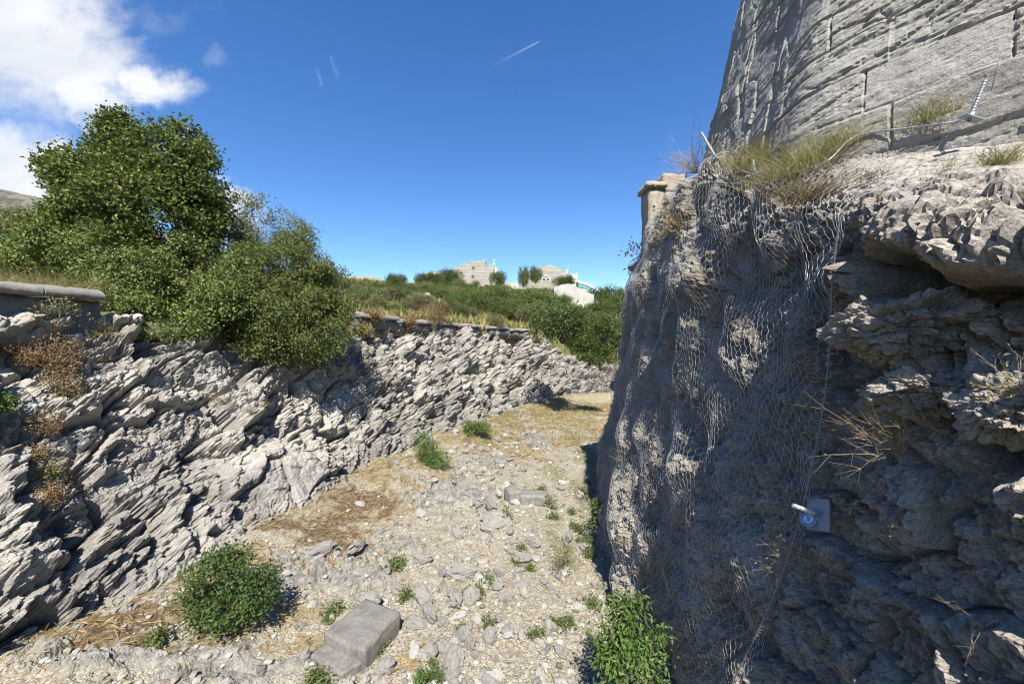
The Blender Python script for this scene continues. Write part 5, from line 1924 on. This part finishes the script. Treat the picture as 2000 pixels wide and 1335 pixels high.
m, t, bs, out = new_mat('galvanised wire')
n = t.noise(objco(t), 6, 3, 0.6)
t.put(bs.inputs['Base Color'], t.mix(n, (0.23, 0.235, 0.24), (0.43, 0.435, 0.44)))
bs.inputs['Metallic'].default_value = 0.35
bs.inputs['Roughness'].default_value = 0.42
M['wire'] = m
M['cable'] = plain_mat('steel cable', (0.20, 0.21, 0.22), 0.5, 0.4, 0.2, 30)
v, f = wires(A3, B3, np.where(tw > 0, 0.0030, 0.0018))
org = np.array((2.5, 4.0, CZ))
netroot = empty('wire_netting', org)
tag(netroot, 'hexagonal galvanised wire netting draped over the shaded rock face', 'netting')
np_mesh('mesh', v - org, f, M['wire'], netroot, smooth=True)
# edge cable with the net laced to it
zc = np.linspace(1.12, -4.2, 60)
rr_ = np.interp(zc + CZ, NS[np.argmin(np.abs(NS[:, len(rs_) // 2, 1] - 2.9)), :len(rs_) * 3 // 4, 2], Lr[:len(rs_) * 3 // 4])
sc_ = np.interp(border_y(zc), NS[:, len(rs_) // 2, 1], Lc)
pc = net_pt(sc_, rr_)
for _ in range(60):
    pc[1:-1] = 0.25 * pc[:-2] + 0.5 * pc[1:-1] + 0.25 * pc[2:]
pc[:, 0] -= 0.05
v, f = tube(pc, 0.0062, 8)
np_mesh('edge_cable', v - org, f, M['cable'], netroot, smooth=True)
acc = Acc()
Rn = np.random.default_rng(8)
for k in range(2, 58):
    for _ in range(2):
        c = pc[k] + (pc[min(k + 1, 59)] - pc[k]) * Rn.random()
        aa_ = np.linspace(0, 5.2, 9)
        loop = c + np.stack([np.cos(aa_) * 0.013, np.sin(aa_) * 0.016 * (1 + aa_ * 0.35), (aa_ - 2.6) * 0.007 + 0.004 * np.sin(aa_ * 2)], 1)
        v, f = tube(loop, 0.0016, 3)
        acc.add(v, f)
acc.build('lacing_wire', M['wire'], netroot, loc=org)
# upper rope from post to post
SURF.append(NS[:, :, :].reshape(-1, 3).astype(np.float32))
tops = [hit(1885, 246), hit(1780, 258), hit(1665, 276), hit(1600, 330), hit(1480, 345), hit(1398, 305)]
SURF.pop()
tp_ = catmull(np.array(tops) + np.array([-0.02, -0.02, 0.03]), np.linspace(0, 5, 50))
v, f = tube(tp_, 0.008, 6)
np_mesh('top_rope', v - org, f, M['wire'], netroot, smooth=True)


# ------------------------------------------------------------------ steel anchors
M['zinc'] = plain_mat('zinc grey steel', (0.27, 0.285, 0.31), 0.5, 0.55, 0.12, 14)
M['zinc_pale'] = plain_mat('bright galvanised steel', (0.55, 0.56, 0.57), 0.45, 0.4, 0.1, 14)
M['sticker_white'] = plain_mat('white label film', (0.55, 0.56, 0.57), 0.4, var=0.04)
M['sticker_blue'] = plain_mat('blue print', (0.03, 0.19, 0.42), 0.4, var=0.06)
M['sticker_dark'] = plain_mat('dark print', (0.03, 0.035, 0.05), 0.4, var=0.05)


def oriented(p, axis, upv=(0, 0, 1)):
    """matrix whose z runs along axis"""
    zax = Vector(axis).normalized()
    xax = Vector(upv).cross(zax).normalized()
    yax = zax.cross(xax)
    mt = Matrix((xax, yax, zax)).transposed().to_4x4()
    mt.translation = Vector(p)
    return mt


def threaded(L, r, pitch=0.018, sides=12):
    """a bar with coarse ribs along z"""
    n = int(L / pitch) * 4
    z = np.linspace(0, L, n + 1)
    rad = r * (1 + 0.18 * (np.sin(z / pitch * 2 * math.pi) > 0.1))
    th = np.linspace(0, 2 * math.pi, sides, endpoint=False)
    v = np.stack([rad[:, None] * np.cos(th), rad[:, None] * np.sin(th), np.broadcast_to(z[:, None], (n + 1, sides))], -1).reshape(-1, 3)
    f = [(i * sides + k, i * sides + (k + 1) % sides, (i + 1) * sides + (k + 1) % sides, (i + 1) * sides + k) for i in range(n) for k in range(sides)]
    v = np.concatenate([v, [[0, 0, L], [0, 0, 0]]])
    c = [(n * sides + k, n * sides + (k + 1) % sides, (n + 1) * sides) for k in range(sides)]
    return v, [np.array(f), np.array(c)]


def box(w, d, h, bev=0.003):
    bm = bmesh.new()
    bmesh.ops.create_cube(bm, size=1)
    bmesh.ops.scale(bm, vec=(w, d, h), verts=bm.verts)
    bmesh.ops.bevel(bm, geom=list(bm.edges), offset=bev, segments=2, affect='EDGES')
    me = bpy.data.meshes.new('box')
    bm.to_mesh(me)
    bm.free()
    return me


def part(name, me, mat, parent, mtx=None):
    me.materials.clear()
    me.materials.append(mat)
    o = bpy.data.objects.new(name, me)
    COL.objects.link(o)
    o.parent = parent
    if mtx is not None:
        o.matrix_local = mtx
    return o


def polycyl(sides, r, h, r2=None, z0=0.0):
    bm = bmesh.new()
    bmesh.ops.create_cone(bm, cap_ends=True, segments=sides, radius1=r, radius2=r2 or r, depth=h, matrix=Matrix.Translation((0, 0, z0 + h / 2)))
    me = bpy.data.meshes.new('cyl')
    bm.to_mesh(me)
    bm.free()
    return me


pp = hit(1600, 995)
k_ = pp[1] / F_PX
PW = 0.235
ax = Vector((-0.86, -0.16, 0.36))
anch = empty('anchor_plate', (0, 0, 0))
anch.matrix_world = oriented(pp + np.array((-0.13, -0.13, 0.02)), ax, (0.8, 1.0, 2.36))
tag(anch, 'square grey steel anchor plate with threaded bar and round blue label on shaded rock', 'anchor')
part('plate', box(PW * 0.74, PW, 0.012, 0.002), M['zinc'], anch)
part('nut', polycyl(6, 0.030, 0.04, 0.028, 0.006), M['zinc'], anch)
part('washer', polycyl(24, 0.040, 0.010, 0.036, 0.0065), M['zinc'], anch)
v, f = threaded(0.19, 0.0145)
o = np_mesh('threaded_bar', v, f, M['zinc_pale'], anch)
o.location = (0, 0, 0.03)
o.rotation_euler = (0, math.radians(-6), 0)
# round label: white disc, blue ring with a white rim, dark lettering
lab_ = part('label', polycyl(40, 0.055, 0.0015, None, 0.0), M['sticker_white'], anch, Matrix.Translation((-0.052, -0.048, 0.030)) @ Matrix.Rotation(math.radians(-16), 4, 'X') @ Matrix.Rotation(math.radians(10), 4, 'Y'))


def ring_mesh(r0, r1, n=40, z=0.0022, a0_=0.0, a1_=2 * math.pi):
    th = np.linspace(a0_, a1_, n)
    v = np.concatenate([np.stack([np.cos(th) * r0, np.sin(th) * r0, np.full(n, z)], 1), np.stack([np.cos(th) * r1, np.sin(th) * r1, np.full(n, z)], 1)])
    f = np.array([(k, n + k, n + k + 1, k + 1) for k in range(n - 1)])
    return v, f


v, f = ring_mesh(0.036, 0.051)
np_mesh('blue_ring', v, f, M['sticker_blue'], lab_)
acc = Acc()


def bar2(x0, y0, x1, y1, w=0.005):
    d = unit(np.array((x1 - x0, y1 - y0)))
    n = np.array((-d[1], d[0])) * w / 2
    q = [(x0 + n[0], y0 + n[1]), (x0 - n[0], y0 - n[1]), (x1 - n[0], y1 - n[1]), (x1 + n[0], y1 + n[1])]
    acc.add(np.array([(a, b, 0.0024) for a, b in q]), np.array([(0, 1, 2, 3)]))


# the lettering runs upwards: T, A, T
for yb, ch in ((-0.024, 'T'), (-0.006, 'A'), (0.013, 'T')):
    if ch == 'T':
        bar2(-0.012, yb, -0.012, yb + 0.014)
        bar2(-0.012, yb + 0.007, 0.014, yb + 0.007)
    else:
        bar2(0.014, yb, -0.013, yb + 0.007)
        bar2(-0.013, yb + 0.007, 0.014, yb + 0.014)
        bar2(0.005, yb + 0.003, 0.005, yb + 0.011, 0.004)
acc.build('lettering', M['sticker_dark'], lab_)

# posts on the rim
for u, v_, L, r_, axv, lab, plate_ in [
        (1893, 245, 0.30, 0.012, (0.30, -0.12, 1.0), 'tall toothed steel anchor post with a base plate on the bright ledge below the tower', 0.11),
        (1396, 312, 0.45, 0.016, (-0.6, -0.2, 0.75), 'bright slanting steel anchor bar at the left foot of the tower', 0.16),
        (1472, 345, 0.18, 0.014, (-0.35, -0.3, 0.9), 'short steel anchor bolt with a plate in front of the dense broom', 0.22)]:
    b = hit(u, v_)
    if u > 1800:
        b = b + np.array((-0.14, -0.11, -0.03))
    rt = empty('anchor_post', (0, 0, 0))
    rt.matrix_world = oriented(b, axv, (0, 1, 0))
    tag(rt, lab, 'anchor post')
    v, f = threaded(L, r_, 0.022)
    np_mesh('bar', v, f, M['zinc'] if u > 1800 else M['zinc_pale'], rt)
    part('base_plate', box(plate_ * 1.25, plate_ * 0.62, 0.012, 0.002), M['zinc'], rt, Matrix.Translation((0.01, 0, 0.02)))
    part('nut', polycyl(6, r_ * 1.9, 0.03, None, 0.027), M['zinc'], rt)
b = hit(1925, 300)
rt = empty('ring_bolt', b)
tag(rt, 'rusty steel ring bolt in the golden grass tuft at the right edge', 'ring bolt')
an = np.linspace(-0.3, math.pi * 1.75, 20)
v, f = tube(np.stack([np.cos(an) * 0.03, -0.01 + 0 * an, 0.026 + np.sin(an) * 0.03], 1), 0.006, 8)
np_mesh('ring', v, f, M['coping'], rt, smooth=True)
v, f = tube(np.array([(0.03, 0, -0.03), (0.03, 0, 0.02)]), 0.008, 8)
np_mesh('bolt', v, f, M['zinc'], rt, smooth=True)

# ------------------------------------------------------------------ stone gatepost on the far end of the shaded rim
gp = np.array((3.66, 10.3, 0))
zt0 = CZ + (CY - 372) / F_PX * 10.3
post = empty('gatepost', (3.66, 10.3, zt0 - 1.6))
tag(post, 'squared stone gatepost with a flat cap on the far rim of the shaded face', 'gatepost')
lp = np.array((3.66, 10.3, zt0 - 1.6))


def stone_part(name, x0, x1, y0, y1, z0, z1, seed, mat):
    bm = bmesh.new()
    bmesh.ops.create_cube(bm, size=1)
    bmesh.ops.scale(bm, vec=(x1 - x0, y1 - y0, z1 - z0), verts=bm.verts)
    bmesh.ops.translate(bm, vec=((x0 + x1) / 2, (y0 + y1) / 2, (z0 + z1) / 2), verts=bm.verts)
    bmesh.ops.bevel(bm, geom=list(bm.edges), offset=0.02, segments=2, affect='EDGES')
    for _ in range(4):
        lg = [e for e in bm.edges if e.calc_length() > 0.1]
        if not lg:
            break
        bmesh.ops.subdivide_edges(bm, edges=lg, cuts=1, use_grid_fill=True)
    bmesh.ops.triangulate(bm, faces=bm.faces)
    V = np.array([v.co[:] for v in bm.verts], np.float32)
    F = np.array([[v.index for v in f.verts] for f in bm.faces])
    bm.free()
    V = V + np.stack([fbm(V * 3.5, 3, seed + j) for j in range(3)], 1) * 0.035
    return np_mesh(name, V - lp, F, mat, post, smooth=True)


M['gate'] = rock_mat('tan gatepost stone', light=(0.54, 0.48, 0.38), mid=(0.40, 0.345, 0.265), dark=(0.24, 0.2, 0.16), dark_amt=0.3, warm_amt=0.3, sc=2.0)
stone_part('shaft', 3.60, 4.02, 10.1, 10.7, zt0 - 2.0, zt0 - 0.02, 31, M['gate'])
stone_part('cap', 3.52, 4.05, 10.02, 10.8, zt0, zt0 + 0.16, 32, M['gate'])
stone_part('upper_block', 4.0, 4.62, 10.15, 10.8, zt0 - 0.10, zt0 + 0.40, 33, M['gate'])
stone_part('side_wall', 4.04, 4.9, 10.12, 10.72, zt0 - 2.0, zt0 - 0.11, 34, M['gate'])

# ------------------------------------------------------------------ the fortress on the hill
m, t, bs, out = new_mat('fortress masonry')
co = objco(t)
br = t.new('ShaderNodeTexBrick')
mp = t.new('ShaderNodeMapping')
t.l.new(co, mp.inputs[0])
mp.inputs['Rotation'].default_value = (math.radians(90), 0, 0)
t.l.new(mp.outputs[0], br.inputs['Vector'])
br.inputs['Scale'].default_value = 1.0
br.inputs['Brick Width'].default_value = 0.9
br.inputs['Row Height'].default_value = 0.45
br.inputs['Mortar Size'].default_value = 0.03
br.inputs['Color1'].default_value = (0.27, 0.253, 0.215, 1)
br.inputs['Color2'].default_value = (0.34, 0.32, 0.275, 1)
br.inputs['Mortar'].default_value = (0.20, 0.187, 0.16, 1)
n1 = t.noise(co, 0.6, 6, 0.7)
n2 = t.noise(co, 3.0, 4, 0.7)
cc = t.mix(t.math('MULTIPLY', t.smooth(n1, 0.45, 0.7), 0.7), br.outputs[0], (0.25, 0.235, 0.2))
cc = t.mix(t.math('MULTIPLY', t.smooth(n2, 0.5, 0.7), 0.5), cc, (0.40, 0.378, 0.33))
t.put(bs.inputs['Base Color'], cc)
bs.inputs['Roughness'].default_value = 0.95
bump(t, bs, t.math('ADD', n2, t.math('MULTIPLY', br.outputs['Fac'], -0.6)), 0.7, 0.15)
M['fort'] = m
M['fort_white'] = plain_mat('whitewashed wall', (0.50, 0.485, 0.44), 0.9, var=0.08, scale=0.8)
M['fort_pale'] = plain_mat('pale plastered stone', (0.36, 0.342, 0.30), 0.9, var=0.15, scale=1.2)
M['pane'] = plain_mat('dark window', (0.05, 0.05, 0.055), 0.3, var=0.1)
M['teal'] = plain_mat('teal awning cloth', (0.10, 0.28, 0.30), 0.6, var=0.1, scale=2)
M['awning'] = plain_mat('white awning cloth', (0.48, 0.50, 0.50), 0.6, var=0.05, scale=2)


def prism(pix, Y, T, skew=0.0):
    """an upright wall whose front at depth Y has the outline pix (photo pixels), T metres thick"""
    fr_p = np.array([P(u, v, Y) for u, v in pix])
    bk = fr_p + np.array([skew, T, 0])
    n = len(pix)
    V = np.concatenate([fr_p, bk])
    bm = bmesh.new()
    vs = [bm.verts.new(p) for p in V]
    bm.faces.new(vs[:n])
    bm.faces.new(vs[n:][::-1])
    for i in range(n):
        j = (i + 1) % n
        bm.faces.new((vs[j], vs[i], vs[n + i], vs[n + j]))
    bmesh.ops.recalc_face_normals(bm, faces=bm.faces)
    return bm


def bm_part(name, bm, mat, parent, org):
    bmesh.ops.translate(bm, vec=-Vector(org), verts=bm.verts)
    me = bpy.data.meshes.new(name)
    bm.to_mesh(me)
    bm.free()
    return part(name, me, mat, parent)


def arch(cx, cy, w, h, n=8):
    """an arched opening as pixel outline, cx centre, cy sill"""
    pts = [(cx - w / 2, cy), (cx + w / 2, cy)]
    for a in np.linspace(0, math.pi, n):
        pts.append((cx + math.cos(a) * w / 2, cy - (h - w / 2) - math.sin(a) * w / 2))
    return pts


def wall_thing(name, label, cat, pieces, Y0):
    u, v = np.mean(pieces[0][1], 0)
    org_ = P(u, max(q[1] for q in pieces[0][1]), Y0)
    rt_ = empty(name, org_)
    tag(rt_, label, cat)
    for nm, pix, dy_, T, mat in pieces:
        bm_part(nm, prism(pix, Y0 + dy_, T), mat, rt_, org_)
    return rt_, org_


keep, ko = wall_thing('fortress_keep', 'tall ruined stone keep with two arched windows on top of the hill', 'fortress', [
    ('wall', [(872, 575), (876, 530), (893, 521), (905, 514), (920, 511), (946, 507.5), (948, 507.5), (948, 517.5), (965.5, 517), (966, 575)], 0, 7, M['fort']),
    ('side_wall', [(966.5, 575), (966.5, 518), (975, 529), (982, 541), (989, 553), (989, 575)], 0.8, 8, M['fort_pale']),
    ('buttress', [(966.2, 575), (966.2, 520), (969, 524), (970, 575)], 0.1, 0.6, M['fort_white'])], 120)
for cx_, cy_, w_, h_ in ((924.5, 525.5, 5.2, 6.0), (923.5, 542.5, 5.2, 6.2)):
    wn = bm_part('window', prism(arch(cx_, cy_, w_, h_), 119.93, 0.15), M['pane'], keep, ko)
    bm_part('mullion', prism([(cx_ - 0.35, cy_), (cx_ + 0.35, cy_), (cx_ + 0.35, cy_ - h_), (cx_ - 0.35, cy_ - h_)], 119.86, 0.05), M['fort'], wn, (0, 0, 0)).location = -Vector(ko)
flag = empty('flagpole', P(964, 518, 121))
tag(flag, 'thin flagpole with small pale flags on the right corner of the keep', 'flagpole')
fo = P(964, 518, 121)
v, f = tube(np.array([P(964, 520, 121) - fo, P(964, 505.5, 121) - fo]), 0.06, 6)
np_mesh('pole', v, f, M['zinc_pale'], flag)
for vv in (507.5, 514.5):
    bm_part('flag', prism([(964.4, vv - 1.5), (966.8, vv - 0.8), (966.6, vv + 1.3), (964.4, vv + 1.0)], 121, 0.04), M['awning'], flag, fo)
wall_thing('ruined_wall', 'low broken stone wall left of the keep behind the row of trees', 'wall', [
    ('wall', [(808, 575), (809, 548), (820, 538), (824, 534.5), (836, 531.5), (857, 529.5), (858, 536), (872, 548), (872, 575)], 0, 3, M['fort_pale'])], 122)
wall_thing('ruined_wall', 'long low ruined wall at the left end of the hilltop', 'wall', [
    ('wall', [(655, 580), (660, 541), (678, 539), (700, 538.5), (720, 539.5), (738, 541), (748, 546), (750, 580)], 0, 3, M['fort'])], 116)
wall_thing('low_wall', 'low whitish retaining wall in front of the left ruins', 'wall', [
    ('wall', [(668, 575), (668, 556), (700, 555), (730, 555.5), (759, 557), (760, 575)], 0, 1.2, M['fort_pale'])], 108)
wall_thing('wall_stub', 'narrow upright ruined wall stub between the two dark trees', 'wall', [
    ('wall', [(766, 575), (767, 540), (771, 539.5), (772, 575)], 0, 1.0, M['fort_pale'])], 115)
wall_thing('low_wall', 'low pale wall joining the ruins and the keep', 'wall', [
    ('wall', [(786, 572), (786, 556), (812, 555), (870, 556), (930, 558), (930, 572)], 0, 0.8, M['fort_pale'])], 113)
fort, fo2 = wall_thing('fort', 'ruined stone fort with an arched gable window below its upper wall', 'fortress', [
    ('gable_wall', [(1005, 590), (1014, 556), (1030, 543), (1046, 533), (1056, 528.5), (1068, 527), (1082, 528), (1092, 533), (1104, 541), (1112, 548), (1120, 590)], 0, 5, M['fort']),
    ('upper_wall', [(1052, 570), (1053, 521), (1062, 519), (1078, 517.5), (1090, 522), (1103, 530), (1112, 536), (1118, 545), (1118, 570)], 3.5, 6, M['fort']),
    ('white_tower', [(1114, 580), (1116, 536), (1116, 535), (1128.5, 535), (1128.5, 580)], 2.0, 5, M['fort_white']),
    ('chimney', [(1106, 540), (1106, 526), (1109, 525.8), (1109, 540)], 5.0, 0.6, M['fort_white'])], 118)
wn = bm_part('window', prism(arch(1066.5, 547.5, 13, 8.6), 117.9, 0.15), M['pane'], fort, fo2)
bm_part('surround', prism(arch(1066.5, 548.6, 16, 11), 117.95, 0.3), M['fort_white'], wn, (0, 0, 0)).location = -Vector(fo2)
bm_part('mullion', prism([(1064.4, 547.3), (1065.8, 547.3), (1065.8, 541), (1064.4, 541)], 117.8, 0.08), M['fort_white'], wn, (0, 0, 0)).location = -Vector(fo2)
bm_part('mullion', prism([(1067.4, 547.3), (1068.8, 547.3), (1068.8, 541), (1067.4, 541)], 117.8, 0.08), M['fort_white'], wn, (0, 0, 0)).location = -Vector(fo2)
bm_part('lintel', prism([(1060.5, 542.6), (1072.5, 542.6), (1072.5, 541.6), (1060.5, 541.6)], 117.78, 0.08), M['fort_white'], wn, (0, 0, 0)).location = -Vector(fo2)
wall_thing('bastion', 'tall pale stone bastion wall rising out of the thicket', 'bastion', [
    ('wall', [(1080, 640), (1082, 562), (1096, 556), (1110, 553.5), (1120, 556), (1130, 562), (1145, 570), (1160, 576), (1160.5, 640)], 0, 6, M['fort_pale'])], float(min(100, hill_at(1125, 606, 40)[1])))
wall_thing('ruined_wall', 'broken stone wall between the keep and the arched fort', 'wall', [
    ('wall', [(978, 600), (982, 556), (990, 553), (1012, 552), (1008, 590), (1000, 600)], 0, 2.5, M['fort_pale'])], 112)
ter, to = wall_thing('terrace_awning', 'long white and teal awning terrace right of the white fort tower', 'awning', [
    ('roof', [(1129, 548.0), (1140, 550), (1152, 555), (1164, 561.5), (1173, 569), (1173, 572), (1163, 566), (1151, 559.5), (1140, 555), (1129, 553)], 0, 4, M['awning']),
    ('teal_valance', [(1129, 553.2), (1140, 555.2), (1151, 559.7), (1163, 566.2), (1167, 569), (1162, 571), (1150, 566), (1140, 562), (1130, 560)], 0.2, 3, M['teal']),
    ('front_wall', [(1130, 561.5), (1140, 563), (1150, 566.8), (1158, 571), (1156, 578), (1130, 578)], 0.3, 3, M['fort_pale'])], 116)
for uu_ in (1133, 1139, 1145, 1151, 1157, 1163, 1168):
    vv = np.interp(uu_, [1129, 1140, 1152, 1164, 1173], [548, 550, 555, 561.5, 569])
    bm_part('post', prism([(uu_, vv + 1), (uu_ + 0.8, vv + 1), (uu_ + 0.8, vv - 2.2), (uu_, vv - 2.2)], 116.2, 0.15), M['awning'], ter, to)
for uu_, v0, v1, Yp, lab in ((1109.5, 527, 517.5, 124, 'short mast on the roof beside the white tower'), (1126.5, 536, 531, 121, 'little pole on top of the white tower'), (1073, 519, 514, 124, 'little mast on the top of the arched fort')):
    b = P(uu_, v0, Yp)
    v, f = tube(np.array([(0, 0, -0.3), (0, 0, (v0 - v1) / F_PX * Yp)]), 0.09, 6)
    o = np_mesh('mast', v, f, M['zinc_pale'])
    o.location = b
    tag(o, lab, 'mast')

# ------------------------------------------------------------------ contrail and the aeroplane that draws it
m, t, bs, out = new_mat('ice trail')
bs.inputs['Base Color'].default_value = (0.9, 0.92, 0.95, 1)
bs.inputs['Roughness'].default_value = 1
tr = t.new('ShaderNodeBsdfTransparent')
mx = t.new('ShaderNodeMixShader')
gco = t.new('ShaderNodeTexCoord').outputs['Generated']
sx_ = t.new('ShaderNodeSeparateXYZ')
t.l.new(gco, sx_.inputs[0])
t.put(mx.inputs[0], t.math('MULTIPLY', t.math('POWER', sx_.outputs[0], 1.6), 0.09))
t.l.new(tr.outputs[0], mx.inputs[1])
t.l.new(bs.outputs[0], mx.inputs[2])
t.l.new(mx.outputs[0], out.inputs[0])
p0, p1_ = P(955, 133, 3000), P(1048, 84, 3000)
acc = Acc()
for off_ in (-6, 6):
    s = np.linspace(0, 1, 14)
    pts = p0 + (p1_ - p0) * s[:, None] + np.array([0.4, 0, 0.9]) * off_ * (1.3 - 0.5 * s)[:, None]
    v, f = tube(pts, 7.0 - 4.5 * s, 8)
    acc.add(v, f)
o = acc.build('contrail', m, None, True, loc=p0)
o.location = p0
tag(o, 'thin white twin contrail across the blue sky', 'contrail')
pl_ = empty('aeroplane', P(1050, 83, 3000))
pl_.rotation_euler = (0, -math.atan2(49, 93), 0)
tag(pl_, 'tiny distant aeroplane at the head of the contrail', 'aeroplane')
s = np.linspace(0, 1, 9)
v, f = tube(np.stack([-14 + 28 * s, 0 * s, 0 * s], 1), 1.7 * np.array([0.25, 0.7, 1, 1, 1, 1, 1, 0.75, 0.15]), 8)
np_mesh('fuselage', v, f, M['awning'], pl_, smooth=True)
for sgn in (-1, 1):
    bm = bmesh.new()
    q = [bm.verts.new(p) for p in [(3, 0, 0), (-2, 0, 0), (-6, sgn * 13, 0.8), (-4, sgn * 13, 0.8)]]
    bm.faces.new(q)
    r_ = bmesh.ops.extrude_face_region(bm, geom=bm.faces[:])
    bmesh.ops.translate(bm, vec=(0, 0, 0.35), verts=[g_ for g_ in r_['geom'] if isinstance(g_, bmesh.types.BMVert)])
    bmesh.ops.recalc_face_normals(bm, faces=bm.faces)
    me = bpy.data.meshes.new('wing')
    bm.to_mesh(me)
    bm.free()
    part('wing', me, M['awning'], pl_)
